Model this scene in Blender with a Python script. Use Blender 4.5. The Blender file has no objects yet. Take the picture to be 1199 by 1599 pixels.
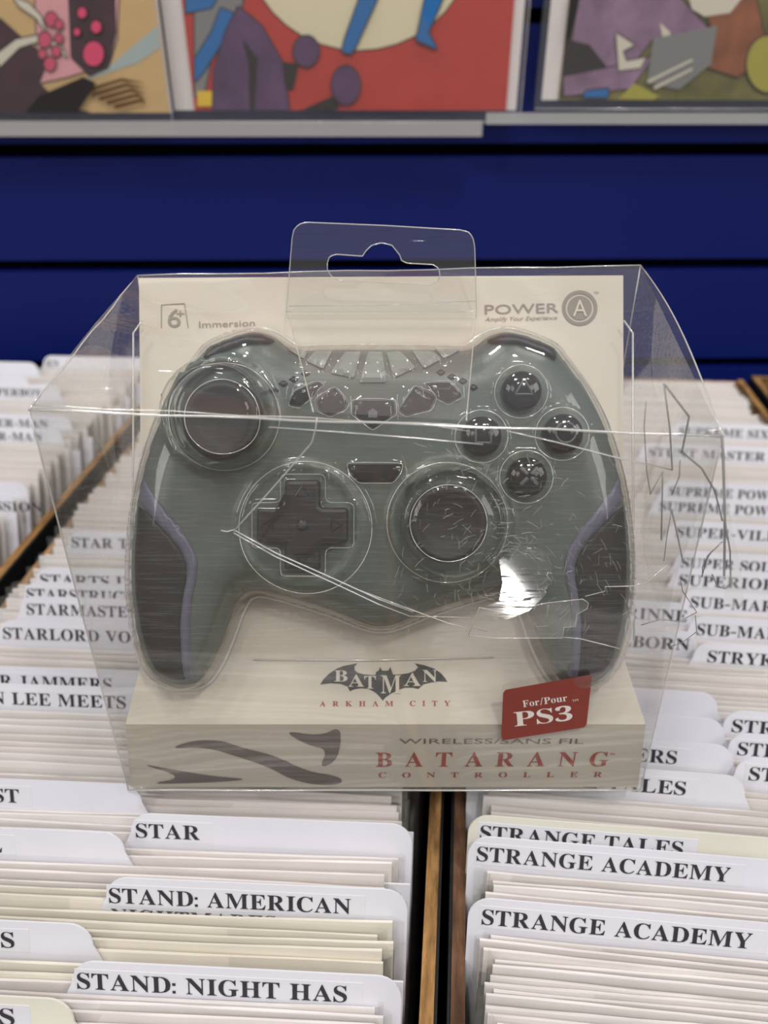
import bpy, bmesh, math, random
import numpy as np
from mathutils import Vector, Matrix
from mathutils.geometry import delaunay_2d_cdt

random.seed(7)
R = math.radians
SC = bpy.context.scene
COL = SC.collection

# ------------------------------------------------------------------ camera
F_PX = 1201.0
PITCH = R(32.6)
CAM_H = .207                      # above the tops of the filed comics (z = 0)
cam_data = bpy.data.cameras.new('camera')
cam = bpy.data.objects.new('camera', cam_data)
COL.objects.link(cam)
cam.location = (0, 0, CAM_H)
cam.rotation_euler = (R(90) - PITCH, 0, 0)
cam_data.sensor_fit = 'VERTICAL'
cam_data.sensor_height = 36
cam_data.lens = 36 * F_PX / 1599
cam_data.clip_start = .005
cam_data.dof.use_dof = True
cam_data.dof.focus_distance = .2
cam_data.dof.aperture_fstop = 12
SC.camera = cam

# ------------------------------------------------------------------ world, lamps, exposure
SC.view_settings.view_transform = 'Standard'
SC.view_settings.look = 'None'
SC.view_settings.gamma = 1
SC.view_settings.exposure = -.42
world = bpy.data.worlds.new('world')
SC.world = world
world.use_nodes = True
world.node_tree.nodes['Background'].inputs[0].default_value = (1, .975, .96, 1)
world.node_tree.nodes['Background'].inputs[1].default_value = .36

def area(name, loc, target, sx, sy, power, color):
    l = bpy.data.lights.new(name, 'AREA')
    l.shape = 'RECTANGLE'
    l.size, l.size_y, l.energy, l.color = sx, sy, power, color
    o = bpy.data.objects.new(name, l)
    COL.objects.link(o)
    o.location = loc
    d = Vector(target) - Vector(loc)
    o.rotation_euler = d.to_track_quat('-Z', 'Y').to_euler()
    return o
WARM = (1, .975, .95)
LAMP_A = Vector((.35, -.75, 1.75))
area('ceiling_lamp', LAMP_A, (0, .2, 0), .16, .16, 15, WARM)
area('ceiling_lamp', (-.55, .25, 1.9), (-.1, .25, 0), .16, .16, 15, WARM)
area('ceiling_lamp', (.8, .2, 1.8), (.2, .25, 0), .16, .16, 12, (1, .96, .93))
area('ceiling_lamp', (-.35, -.6, 1.9), (0, .2, 0), .16, .16, 8, WARM)
area('fill_panel', (-1.5, -1.0, 1.5), (0, .2, 0), .9, .7, 14, WARM)  # pair of unseen fill panels, added to brighten the front faces
area('fill_panel', (1.5, -1.0, 1.5), (0, .2, 0), .9, .7, 14, WARM)

# ------------------------------------------------------------------ projection helpers: pixel of the photo -> point in the room
def ray(x, y):
    a, b = (x - 599.5) / F_PX, (y - 799.5) / F_PX
    return Vector((a, math.cos(PITCH) - b * math.sin(PITCH), -(math.sin(PITCH) + b * math.cos(PITCH))))
EYE = Vector((0, 0, CAM_H))
def on_z(x, y, z): r = ray(x, y); return EYE + r * ((z - CAM_H) / r.z)
def on_y(x, y, Y): r = ray(x, y); return EYE + r * (Y / r.y)
def on_d(x, y, d): return EYE + ray(x, y) * d

# ------------------------------------------------------------------ materials
def mat(name, color, rough=.5, spec=.5, bump=0, bscale=200, var=0, vscale=60, metallic=0, stretch=None):
    m = bpy.data.materials.new(name)
    m.use_nodes = True
    nt = m.node_tree
    p = nt.nodes['Principled BSDF']
    p.inputs['Base Color'].default_value = (*color, 1)
    p.inputs['Roughness'].default_value = rough
    p.inputs['Specular IOR Level'].default_value = spec
    p.inputs['Metallic'].default_value = metallic
    if bump or var:
        tc = nt.nodes.new('ShaderNodeTexCoord')
        src = tc.outputs['Object']
        if stretch:
            mp = nt.nodes.new('ShaderNodeMapping')
            mp.inputs['Scale'].default_value = stretch
            nt.links.new(src, mp.inputs[0])
            src = mp.outputs[0]
    if var:
        n = nt.nodes.new('ShaderNodeTexNoise')
        n.inputs['Scale'].default_value = vscale
        n.inputs['Detail'].default_value = 5
        nt.links.new(src, n.inputs['Vector'])
        r = nt.nodes.new('ShaderNodeValToRGB')
        r.color_ramp.elements[0].position = .3
        r.color_ramp.elements[1].position = .7
        r.color_ramp.elements[0].color = (*[c * (1 - var) for c in color], 1)
        r.color_ramp.elements[1].color = (*[min(1, c * (1 + var)) for c in color], 1)
        nt.links.new(n.outputs['Fac'], r.inputs[0])
        nt.links.new(r.outputs[0], p.inputs['Base Color'])
    if bump:
        n = nt.nodes.new('ShaderNodeTexNoise')
        n.inputs['Scale'].default_value = bscale
        n.inputs['Detail'].default_value = 4
        nt.links.new(src, n.inputs['Vector'])
        b = nt.nodes.new('ShaderNodeBump')
        b.inputs['Strength'].default_value = bump
        b.inputs['Distance'].default_value = .001
        nt.links.new(n.outputs['Fac'], b.inputs['Height'])
        nt.links.new(b.outputs[0], p.inputs['Normal'])
    return m

def clear(name, haze=.05, gloss=1.0, rough=.05, tint=(.97, .97, .96), bump=0, bscale=40, scratch=0, base=.02, hazecol=(.85, .84, .8)):
    """thin clear sheet: see-through, mirror-like at a slant, a little milky"""
    m = bpy.data.materials.new(name)
    m.use_nodes = True
    nt = m.node_tree
    nt.nodes.remove(nt.nodes['Principled BSDF'])
    out = nt.nodes['Material Output']
    tr = nt.nodes.new('ShaderNodeBsdfTransparent'); tr.inputs[0].default_value = (*tint, 1)
    gl = nt.nodes.new('ShaderNodeBsdfGlossy'); gl.inputs['Roughness'].default_value = rough
    gl.inputs[0].default_value = (1, 1, 1, 1)
    di = nt.nodes.new('ShaderNodeBsdfDiffuse'); di.inputs[0].default_value = (*hazecol, 1)
    lw = nt.nodes.new('ShaderNodeLayerWeight'); lw.inputs['Blend'].default_value = .5
    fr = nt.nodes.new('ShaderNodeMath'); fr.operation = 'POWER'; fr.inputs[1].default_value = 4.5
    nt.links.new(lw.outputs['Facing'], fr.inputs[0])
    ma = nt.nodes.new('ShaderNodeMath'); ma.operation = 'MULTIPLY_ADD'
    ma.inputs[1].default_value = gloss; ma.inputs[2].default_value = base
    ma.use_clamp = True
    nt.links.new(fr.outputs[0], ma.inputs[0])
    m1 = nt.nodes.new('ShaderNodeMixShader'); m1.inputs[0].default_value = haze
    nt.links.new(tr.outputs[0], m1.inputs[1]); nt.links.new(di.outputs[0], m1.inputs[2])
    m2 = nt.nodes.new('ShaderNodeMixShader')
    nt.links.new(ma.outputs[0], m2.inputs[0])
    nt.links.new(m1.outputs[0], m2.inputs[1]); nt.links.new(gl.outputs[0], m2.inputs[2])
    nt.links.new(m2.outputs[0], out.inputs[0])
    last = None
    if bump or scratch:
        tc = nt.nodes.new('ShaderNodeTexCoord')
    if bump:
        n = nt.nodes.new('ShaderNodeTexNoise'); n.inputs['Scale'].default_value = bscale
        n.inputs['Detail'].default_value = 2
        nt.links.new(tc.outputs['Object'], n.inputs['Vector'])
        b = nt.nodes.new('ShaderNodeBump'); b.inputs['Strength'].default_value = bump
        b.inputs['Distance'].default_value = .002
        nt.links.new(n.outputs['Fac'], b.inputs['Height'])
        last = b
    if scratch:
        for rot, sc in ((25, 1.0), (-50, 1.3), (80, .8)):
            mp = nt.nodes.new('ShaderNodeMapping')
            mp.inputs['Rotation'].default_value = (0, R(rot), 0)
            mp.inputs['Scale'].default_value = (60 * sc, 900 * sc, 1500 * sc)
            nt.links.new(tc.outputs['Object'], mp.inputs[0])
            n = nt.nodes.new('ShaderNodeTexNoise'); n.inputs['Scale'].default_value = 1; n.inputs['Detail'].default_value = 0
            nt.links.new(mp.outputs[0], n.inputs['Vector'])
            rp = nt.nodes.new('ShaderNodeValToRGB')
            rp.color_ramp.elements[0].position = .68; rp.color_ramp.elements[1].position = .74
            nt.links.new(n.outputs['Fac'], rp.inputs[0])
            b = nt.nodes.new('ShaderNodeBump'); b.inputs['Strength'].default_value = scratch
            b.inputs['Distance'].default_value = .0004
            nt.links.new(rp.outputs[0], b.inputs['Height'])
            if last: nt.links.new(last.outputs[0], b.inputs['Normal'])
            last = b
    if last:
        nt.links.new(last.outputs[0], gl.inputs['Normal'])
    return m

def S(r, g, b):
    f = lambda c: (c / 255 / 12.92) if c / 255 <= .04045 else ((c / 255 + .055) / 1.055) ** 2.4
    return (f(r), f(g), f(b))

M = dict(
    floor=mat('grey_floor', (.25, .24, .23), .5, .3),
    blue=mat('blue_laminate', S(8, 27, 104), .5, .3, bump=.02, bscale=900),
    groove=mat('black_groove', (.004, .004, .005), .8, .1),
    wood=mat('raw_wood', S(146, 110, 68), .8, .15, bump=.8, bscale=300, var=.65, vscale=60, stretch=(7, 1.2, 3)),
    brown=mat('brown_wood', S(100, 72, 54), .75, .2, bump=.6, bscale=300, var=.6, vscale=50, stretch=(6, 1, 3)),
    black=mat('black_paint', (.008, .008, .009), .6, .3, bump=.2, bscale=400),
    board=mat('white_board', S(226, 218, 217), .6, .3, var=.04, vscale=40),
    cream=mat('cream_board', S(226, 219, 206), .6, .3, var=.04, vscale=40),
    grey=mat('cool_white_board', S(226, 220, 220), .6, .3, var=.04, vscale=40),
    pages=mat('comic_paper', S(190, 175, 165), .7, .2, var=.15, vscale=90),
    divider=mat('white_plastic_card', S(222, 222, 230), .4, .4, var=.02, vscale=30),
    divcream=mat('yellowed_plastic_card', S(222, 220, 206), .4, .4, var=.03, vscale=30),
    label=mat('label_paper', S(219, 219, 226), .55, .3),
    ink=mat('black_ink', S(52, 50, 56), .6, .3),
    card=mat('cream_card', S(199, 191, 178), .55, .3, var=.03, vscale=25),
    redink=mat('dark_red_ink', S(158, 76, 64), .6, .3),
    greyink=mat('grey_ink', S(108, 100, 96), .6, .3),
    faintink=mat('faint_grey_ink', S(138, 129, 121), .6, .3),
    emblem=mat('charcoal_print', S(70, 70, 70), .6, .3, var=.3, vscale=300),
    sticker=mat('brick_red_sticker', S(140, 58, 46), .45, .4),
    white=mat('white_print', S(240, 232, 226), .5, .3),
    body=mat('grey_green_plastic', S(86, 95, 91), .34, .5, bump=.05, bscale=1500),
    rubber=mat('black_rubber', S(20, 20, 22), .5, .4, bump=.05, bscale=1200),
    pad=mat('black_plastic', S(20, 20, 23), .38, .5, bump=.12, bscale=2500),
    button=mat('black_gloss', S(14, 14, 18), .12, .5),
    stripe=mat('violet_grey_trim', S(94, 94, 114), .35, .5),
    slat=mat('pale_grey_slat', S(136, 144, 141), .3, .5),
    symbol=mat('grey_symbol', S(96, 98, 102), .5, .4),
    bag=clear('plastic_bag', haze=.03, gloss=.6, rough=.2, base=.025, bump=.6, bscale=220),
    tray=clear('clear_tray', haze=.012, gloss=1.1, rough=.05, base=.04, bump=.06, bscale=90),
    shell=clear('clear_shell', haze=.035, gloss=.8, rough=.06, base=.085, bump=.16, bscale=28, scratch=.3),
    edge=clear('lit_edge', haze=.42, gloss=1.6, rough=.12, base=.2),  # milky white stands in for light caught along plastic edges
    shelltop=clear('clear_shell_top', haze=.035, gloss=.5, rough=.06, base=.03, bump=.16, bscale=28, scratch=.2),
    flap=clear('clear_flap', haze=.05, gloss=.25, rough=.1, base=.02),
    glint=clear('clear_glint', haze=.01, gloss=.8, rough=.1, base=.1, scratch=.4),
    tape=clear('clear_tape', haze=.12, gloss=1.0, rough=.08, base=.05, bump=.2, bscale=60),
    tear=clear('dark_torn_edge', haze=.6, gloss=1.2, rough=.15, base=.06, hazecol=(.28, .28, .27)),
    lip=clear('frosted_lip', haze=.3, gloss=.6, rough=.25, base=.04, tint=(.85, .85, .88)),
    acrylic=clear('clear_acrylic', haze=.04, gloss=1.0, rough=.1, base=.03, tint=(.93, .93, .95)),
    sleeve=clear('comic_sleeve', haze=.03, gloss=.8, rough=.12, base=.04, bump=.3, bscale=40),
)

# ------------------------------------------------------------------ mesh helpers
def link(name, me, m=None, parent=None, smooth=False, loc=None):
    if m is not None:
        for mm in (m if isinstance(m, (list, tuple)) else [m]): me.materials.append(mm)
    if smooth:
        me.shade_smooth()
    o = bpy.data.objects.new(name, me)
    COL.objects.link(o)
    if parent: o.parent = parent
    if loc is not None: o.location = loc
    return o
def mesh(vs, fs, mi=None):
    me = bpy.data.meshes.new('m')
    me.from_pydata([tuple(v) for v in vs], [], fs)
    if mi: me.polygons.foreach_set('material_index', mi)
    me.update()
    return me
def tag(o, label=None, cat=None, group=None, kind=None):
    if label: o['label'] = label
    if cat: o['category'] = cat
    if group: o['group'] = group
    if kind: o['kind'] = kind
    return o
def empty(name, loc=(0, 0, 0), rot=(0, 0, 0)):
    o = bpy.data.objects.new(name, None)
    o.empty_display_size = .01
    COL.objects.link(o)
    o.location = loc
    o.rotation_euler = rot
    return o
class MB:
    def __init__(s): s.v, s.f, s.m = [], [], []
    def add(s, vs, fs, mi=0):
        k = len(s.v)
        s.v += [tuple(v) for v in vs]
        s.f += [tuple(i + k for i in f) for f in fs]
        s.m += [mi] * len(fs)
    def box(s, a, b, mi=0, T=None):
        x0, y0, z0 = a; x1, y1, z1 = b
        vs = [Vector(p) for p in ((x0,y0,z0),(x1,y0,z0),(x1,y1,z0),(x0,y1,z0),(x0,y0,z1),(x1,y0,z1),(x1,y1,z1),(x0,y1,z1))]
        if T: vs = [T @ v for v in vs]
        s.add(vs, [(3,2,1,0),(4,5,6,7),(0,1,5,4),(1,2,6,5),(2,3,7,6),(3,0,4,7)], mi)
    def tube(s, pts, r, n=6, mi=0):
        pts = [Vector(p) for p in pts]
        rings = []
        for i, p in enumerate(pts):
            d = (pts[min(i + 1, len(pts) - 1)] - pts[max(i - 1, 0)]).normalized()
            a = d.orthogonal().normalized() if i == 0 else (rings[-1][1] - d * rings[-1][1].dot(d)).normalized()
            b = d.cross(a)
            rings.append(([p + (a * math.cos(t) + b * math.sin(t)) * r for t in [2 * math.pi * j / n for j in range(n)]], a))
        vs = [v for rr, _ in rings for v in rr]
        fs = [(i*n+j, i*n+(j+1)%n, (i+1)*n+(j+1)%n, (i+1)*n+j) for i in range(len(pts)-1) for j in range(n)]
        fs += [tuple(range(n - 1, -1, -1)), tuple(range((len(pts)-1)*n, len(pts)*n))]
        s.add(vs, fs, mi)
    def poly(s, pts, mi=0): s.add(pts, [tuple(range(len(pts)))], mi)
    def prism(s, pts2, z0, z1, T=None, mi=0):
        """closed outline (x, y) counterclockwise, extruded z0..z1"""
        n = len(pts2)
        vs = [Vector((x, y, z0)) for x, y in pts2] + [Vector((x, y, z1)) for x, y in pts2]
        if T: vs = [T @ v for v in vs]
        s.add(vs, [tuple(range(n - 1, -1, -1)), tuple(range(n, 2 * n))] + [(i, (i+1)%n, n+(i+1)%n, n+i) for i in range(n)], mi)
    def lathe(s, prof, n=40, T=None, mi=0):
        vs, fs = [], []
        for r, z in prof:
            for j in range(n):
                t = 2 * math.pi * j / n
                vs.append(Vector((r * math.cos(t), r * math.sin(t), z)))
        if T: vs = [T @ v for v in vs]
        for i in range(len(prof) - 1):
            for j in range(n):
                fs.append((i*n+j, i*n+(j+1)%n, (i+1)*n+(j+1)%n, (i+1)*n+j))
        fs += [tuple(range(n - 1, -1, -1)), tuple(range((len(prof)-1)*n, len(prof)*n))]
        s.add(vs, fs, mi)
    def build(s, name, m, parent=None, smooth=False, loc=None):
        return link(name, mesh(s.v, s.f, s.m), m, parent, smooth, loc)

# ------------------------------------------------------------------ lettering: bold roman capitals drawn as outlines (cap height 100)
GLYPHS = {
'A':(99,[[0,0,0,4,4,5,7,7,10,10,13,16,47,102,51,102,86,19,89,12,92,8,95,5,99,4,99,0,52,0,52,4,61,5,64,10,64,13,62,18,57,29,25,29,19,15,19,13,18,11,21,6,29,4,30,4,30,0],[27,35,55,35,41,70]]),
'B':(88,[[0,0,0,4,6,5,10,7,12,11,13,18,13,87,12,91,8,95,4,96,0,96,0,100,45,100,66,97,79,90,84,77,81,66,73,59,60,54,76,49,85,41,88,29,86,17,78,8,66,2,49,0],[37,55,38,55,48,56,54,60,58,66,59,76,58,85,56,91,51,94,44,95,40,95,38,93,37,90],[45,5,53,7,59,11,62,18,63,28,61,39,57,46,50,49,40,51,37,51,37,10,38,7,41,6]]),
'C':(92,[[51,-2,37,-1,24,4,14,12,6,23,2,36,0,50,2,64,7,77,14,88,25,96,37,101,51,102,62,101,75,97,77,96,79,96,84,97,86,102,90,102,90,68,86,68,80,80,72,89,63,95,53,97,38,92,29,76,26,50,29,25,39,10,55,5,64,6,73,10,81,16,88,23,92,19,81,7,67,0]]),
'D':(100,[[1,0,1,4,7,5,11,6,12,10,13,16,13,82,12,89,10,94,6,96,0,96,0,100,45,100,62,99,75,94,86,87,93,77,98,65,100,50,94,22,76,6,47,0],[46,5,58,8,67,16,71,25,73,36,74,50,71,75,61,90,46,95,41,95,38,93,37,90,37,11,38,7,41,6]]),
'E':(91,[[0,0,0,4,7,4,11,6,13,11,13,89,11,93,7,96,0,96,0,100,85,100,85,70,81,70,78,82,72,89,62,93,48,95,44,94,41,94,39,93,38,92,37,89,37,54,39,54,48,55,54,59,58,66,60,76,64,76,64,26,60,26,59,34,57,40,54,44,50,47,38,49,37,49,37,15,38,10,39,8,42,6,47,6,57,7,66,8,73,12,78,16,83,23,87,31,91,31,85,0]]),
'F':(83,[[0,0,0,4,7,5,11,7,13,12,13,89,10,93,6,95,0,96,0,100,83,100,83,70,80,70,78,78,75,85,71,89,65,92,57,94,47,95,44,95,41,94,39,94,37,90,37,54,39,54,47,56,53,59,57,66,59,76,63,76,63,26,59,26,57,37,53,44,47,48,38,49,37,49,37,13,38,9,40,7,43,5,47,4,53,4,53,0]]),
'G':(104,[[53,-2,38,-1,25,4,14,12,7,23,2,35,0,50,2,65,7,77,14,88,25,96,37,101,50,102,62,101,75,97,77,96,81,96,83,97,85,99,86,102,90,102,90,68,86,68,83,76,78,83,72,89,66,94,60,96,53,97,38,92,29,76,26,50,27,36,29,24,33,15,42,6,54,3,62,4,66,6,68,10,69,16,69,28,68,34,66,37,62,39,54,40,54,44,104,44,104,40,98,39,94,37,92,34,92,6,79,2,66,-1]]),
'H':(108,[[0,0,0,4,6,5,10,7,12,11,13,18,13,83,12,89,10,93,6,95,0,96,0,100,50,100,50,96,45,96,41,95,39,93,38,91,37,88,37,55,72,55,72,83,71,88,71,91,67,95,63,96,59,96,59,100,108,100,108,96,102,95,98,93,96,89,95,83,95,18,96,11,98,7,102,5,108,4,108,0,59,0,59,4,65,5,69,7,71,11,72,18,72,49,37,49,37,11,39,7,43,5,50,4,50,0]]),
'I':(51,[[0,0,0,4,6,5,10,7,13,11,14,17,14,85,13,91,11,94,7,96,0,96,0,100,51,100,51,96,44,96,40,94,38,91,37,85,37,13,38,10,40,7,42,6,46,5,51,4,51,0]]),
'J':(70,[[25,-14,18,-14,12,-12,7,-9,3,-5,1,0,0,5,1,10,3,13,6,16,15,16,18,14,20,10,21,6,21,3,19,0,18,-3,18,-4,19,-8,24,-9,28,-8,31,-5,33,-1,33,86,32,90,30,93,24,96,18,96,18,100,70,100,70,96,65,96,62,95,59,93,58,90,57,86,57,19,53,1,42,-11]]),
'K':(110,[[0,0,0,4,6,5,10,7,12,11,13,18,13,83,12,89,10,93,6,95,0,96,0,100,50,100,50,96,45,96,41,95,39,93,38,91,37,88,37,51,67,82,71,87,73,92,70,95,60,96,60,100,103,100,103,96,101,96,92,94,83,89,72,79,56,63,98,10,103,5,106,4,110,4,110,0,58,0,58,4,66,4,67,5,69,6,70,8,69,10,66,14,40,47,37,44,37,11,39,7,43,5,50,4,50,0]]),
'L':(90,[[0,0,0,4,6,5,10,7,12,11,13,18,13,83,12,89,10,93,6,95,0,96,0,100,51,100,51,96,46,96,42,95,40,94,38,91,37,88,37,10,38,8,40,7,44,6,48,6,58,7,66,9,72,12,78,17,82,25,86,34,90,34,85,0]]),
'M':(132,[[0,0,0,4,6,5,10,7,13,11,13,88,12,91,11,93,8,95,5,96,0,96,0,100,37,100,67,31,96,100,132,100,132,96,126,95,123,93,121,89,120,83,120,13,121,9,122,7,125,5,128,4,132,4,132,0,84,0,84,4,88,4,92,5,94,7,96,10,96,13,97,18,97,88,60,0,56,0,20,85,20,18,21,11,23,6,27,4,34,4,34,0]]),
'N':(101,[[85,-2,19,77,19,17,20,11,22,7,26,5,33,4,33,0,0,0,0,4,5,4,8,5,12,9,12,13,13,17,13,85,7,92,4,95,2,96,0,96,0,100,30,100,82,37,82,88,81,91,77,95,74,96,69,96,69,100,101,100,101,96,95,95,91,93,89,89,89,-2]]),
'O':(103,[[51,-2,41,-1,31,2,22,6,8,20,4,29,1,39,0,50,1,61,4,71,8,79,15,87,22,94,31,98,41,101,52,102,63,101,72,98,81,94,89,88,95,80,99,71,102,61,103,50,102,39,99,29,95,20,81,6,72,2,62,-1],[52,3,66,8,74,24,77,50,77,64,74,76,70,85,62,94,51,97,37,92,29,76,26,50,27,36,29,24,33,15,41,6]]),
'P':(86,[[0,0,0,4,6,5,10,7,12,11,13,18,13,83,12,89,10,93,6,95,0,96,0,100,44,100,60,99,70,97,77,93,82,87,85,81,86,73,84,62,77,53,66,47,50,45,37,45,37,11,39,7,43,5,50,4,50,0],[37,50,41,50,50,52,56,55,60,62,61,72,60,82,57,89,52,93,44,95,40,94,38,93,37,91]]),
'Q':(103,[[77,-25,59,-23,45,-14,35,0,25,5,16,11,9,19,4,28,1,39,0,50,1,61,4,71,8,79,15,87,22,94,31,98,41,101,52,102,63,101,72,98,81,94,89,88,95,80,99,71,102,61,103,50,101,33,94,19,86,11,77,5,67,0,77,-13,92,-18,96,-17,102,-16,103,-20,90,-24],[52,3,66,8,75,24,77,50,77,64,74,76,70,85,62,94,51,97,37,92,29,76,26,50,27,36,29,24,33,15,41,6]]),
'R':(102,[[0,0,0,4,6,5,10,7,12,11,13,18,13,83,12,89,10,93,6,95,0,96,0,100,44,100,58,99,69,97,77,94,85,85,88,73,86,63,78,55,66,49,91,11,98,4,102,4,102,0,71,0,41,47,37,47,37,11,39,7,43,5,50,4,50,0],[37,51,41,51,51,53,58,57,62,64,63,74,59,89,46,95,41,94,38,93,37,90]]),
'S':(69,[[0,-2,0,35,4,35,9,21,15,11,23,5,34,3,41,4,47,8,51,13,52,20,49,28,40,35,26,42,15,48,7,55,3,63,1,73,2,81,5,88,10,94,16,99,23,101,31,102,36,102,41,101,47,100,53,98,56,98,59,99,61,102,65,102,65,70,61,70,59,78,55,85,50,90,45,94,39,97,33,98,26,97,21,94,18,89,17,83,18,78,21,74,25,70,32,67,54,56,60,51,65,46,69,36,69,29,68,20,65,13,60,6,52,2,43,-1,33,-2,25,-2,22,-1,18,0,9,3,7,2,6,2,4,-2]]),
'T':(88,[[18,0,18,4,25,5,29,7,31,11,32,18,32,95,30,95,20,93,12,89,7,81,4,70,0,70,0,100,88,100,88,70,84,70,80,84,71,92,57,95,55,95,55,18,56,11,58,7,63,5,70,4,70,0]]),
'U':(101,[[51,-3,34,-1,22,6,15,18,13,34,13,83,12,89,10,93,6,95,0,96,0,100,50,100,50,96,45,96,41,95,37,91,37,88,36,83,36,31,38,19,41,11,48,6,57,5,71,8,80,18,83,35,83,83,82,89,80,93,76,95,69,96,69,100,101,100,101,96,95,95,92,93,90,89,90,40,88,26,85,15,80,7,68,0]]),
'V':(100,[[50,-3,13,84,10,88,8,92,5,95,0,96,0,100,49,100,49,96,44,96,40,95,37,93,37,87,38,83,60,31,79,83,81,87,81,90,80,93,78,95,74,96,69,96,69,100,100,100,100,96,96,96,93,94,90,90,87,84,54,-3]]),
'W':(140,[[41,-2,10,86,9,91,7,94,4,96,0,96,0,100,43,100,43,96,39,96,36,95,35,93,34,90,35,87,36,82,52,34,69,77,66,88,64,92,62,94,59,96,54,96,54,100,100,100,100,96,92,95,90,90,90,88,91,85,108,36,122,81,123,86,124,89,122,95,118,96,114,96,114,100,140,100,140,96,137,95,134,92,132,89,130,83,101,-2,97,-2,73,68,45,-2]]),
'X':(99,[[0,0,0,4,9,7,17,15,40,46,15,85,11,90,5,96,1,96,1,100,51,100,51,96,48,96,41,95,39,91,42,85,56,64,68,82,71,87,72,91,69,95,62,96,62,100,98,100,98,96,97,96,91,95,86,93,81,88,76,82,59,58,88,13,91,9,93,6,96,4,99,4,99,0,50,0,50,4,51,4,59,5,61,9,60,13,58,17,44,40,28,18,26,14,25,10,28,5,36,4,36,0]]),
'Y':(99,[[25,0,25,4,32,5,36,7,38,11,38,39,13,85,9,91,6,94,3,96,0,96,0,100,48,100,48,96,42,96,40,95,38,93,37,91,38,89,39,86,58,50,79,85,79,90,77,95,68,96,68,100,99,100,99,96,96,95,93,93,90,90,87,86,62,45,62,11,64,7,68,5,75,4,75,0]]),
'Z':(89,[[0,0,0,2,56,94,34,94,27,92,21,89,16,85,12,78,9,69,5,69,8,100,85,100,85,97,29,6,48,6,62,8,72,13,80,23,85,36,89,36,85,0]]),
'o':(65,[[33,-2,24,-1,16,3,9,8,4,15,1,24,0,34,1,44,4,52,9,60,16,65,24,69,33,70,42,69,50,65,56,60,61,53,64,44,65,34,64,24,61,15,56,8,50,2,42,-1],[33,3,38,4,42,9,43,12,44,18,44,34,43,50,41,59,38,64,33,66,27,64,24,59,22,50,22,18,23,12,24,9,28,4]]),
'u':(77,[[26,-2,18,-1,12,4,9,11,8,21,8,54,7,59,6,62,4,64,0,65,0,68,29,68,29,13,31,10,33,8,36,8,43,9,48,14,48,54,47,59,46,62,43,64,39,65,39,68,69,68,69,11,70,9,73,7,77,6,77,3,63,2,48,-2,48,9,43,4,38,1,33,-1]]),
'r':(60,[[0,0,0,4,4,4,6,6,7,8,8,12,8,55,7,60,6,63,4,64,0,64,1,68,28,68,28,55,32,62,37,66,42,69,47,70,53,69,56,67,59,63,60,58,59,55,57,51,54,49,47,49,41,55,40,57,37,57,34,56,32,53,29,48,29,8,31,6,34,4,39,4,39,0]]),
'i':(36,[[18,79,14,80,10,83,8,86,7,91,8,95,10,99,14,101,18,102,22,101,26,99,28,95,29,91,28,86,26,83,22,80],[0,0,0,4,4,4,6,6,7,8,8,12,8,55,7,60,6,63,4,64,0,64,1,68,29,68,29,8,30,6,32,4,36,4,36,0]]),
'y':(67,[[13,-31,8,-30,4,-27,1,-23,0,-18,1,-15,5,-9,13,-9,17,-13,18,-17,18,-21,20,-22,23,-20,27,-16,28,-13,30,-10,31,-6,32,-1,9,55,8,58,7,60,5,63,3,64,0,64,0,68,37,68,37,64,31,64,30,62,30,59,31,56,42,26,52,53,53,57,54,60,52,64,46,64,46,68,67,68,67,64,64,64,62,62,60,58,58,53,37,-5,33,-14,30,-21,26,-26,22,-29,18,-30]]),
'3':(72,[[22,-1,14,1,8,4,3,8,1,12,0,16,1,21,4,25,8,27,13,28,14,19,18,14,23,10,31,9,35,9,40,11,43,13,46,17,48,23,49,31,47,38,43,44,36,48,26,50,17,50,17,59,27,59,35,60,41,65,44,72,45,81,45,88,42,93,38,97,33,98,28,97,25,94,23,91,21,86,21,81,20,75,12,76,6,78,2,82,1,88,3,95,9,101,20,105,34,107,48,105,59,101,66,93,68,83,66,74,61,66,54,60,45,56,51,55,63,49,67,44,71,38,72,30,71,22,68,15,64,10,59,5,53,2,46,0,39,-1]]),
}

def flat_curve(splines):
    c = bpy.data.curves.new('c', 'CURVE')
    c.dimensions = '2D'; c.fill_mode = 'BOTH'
    for pts in splines:
        s = c.splines.new('POLY'); s.points.add(len(pts) - 1)
        for p, q in zip(s.points, pts): p.co = (q[0], q[1], 0, 1)
        s.use_cyclic_u = True
    return c
def curve_to_mesh(c):
    o = bpy.data.objects.new('t', c); COL.objects.link(o)
    dg = bpy.context.evaluated_depsgraph_get()
    me = bpy.data.meshes.new_from_object(o.evaluated_get(dg))
    bpy.data.objects.remove(o)
    return me
def serif_mesh(text, gap=9, space=45):
    x, sp = 0, []
    def rect(x0, x1, y0, y1): sp.append([(x0, y0), (x1, y0), (x1, y1), (x0, y1)])
    for ch in text:
        if ch == ' ': x += space; continue
        if ch == '-': rect(x, x + 45, 32, 44); x += 45 + gap; continue
        if ch == ':': rect(x, x + 17, 0, 17); rect(x, x + 17, 48, 65); x += 17 + gap; continue
        if ch == '.': rect(x, x + 17, 0, 17); x += 17 + gap; continue
        if ch == '/': sp.append([(x, -8), (x + 10, -8), (x + 46, 106), (x + 36, 106)]); x += 46 + gap; continue
        w, L = GLYPHS[ch]
        for l in L: sp.append([(x + l[i], l[i + 1]) for i in range(0, len(l), 2)])
        x += w + gap
    return curve_to_mesh(flat_curve(sp)), x - gap
def sans_mesh(text, shear=0, space=1):
    c = bpy.data.curves.new('c', 'FONT'); c.body = text; c.size = 1; c.shear = shear; c.space_character = space; c.resolution_u = 3
    return curve_to_mesh(c), None
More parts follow.
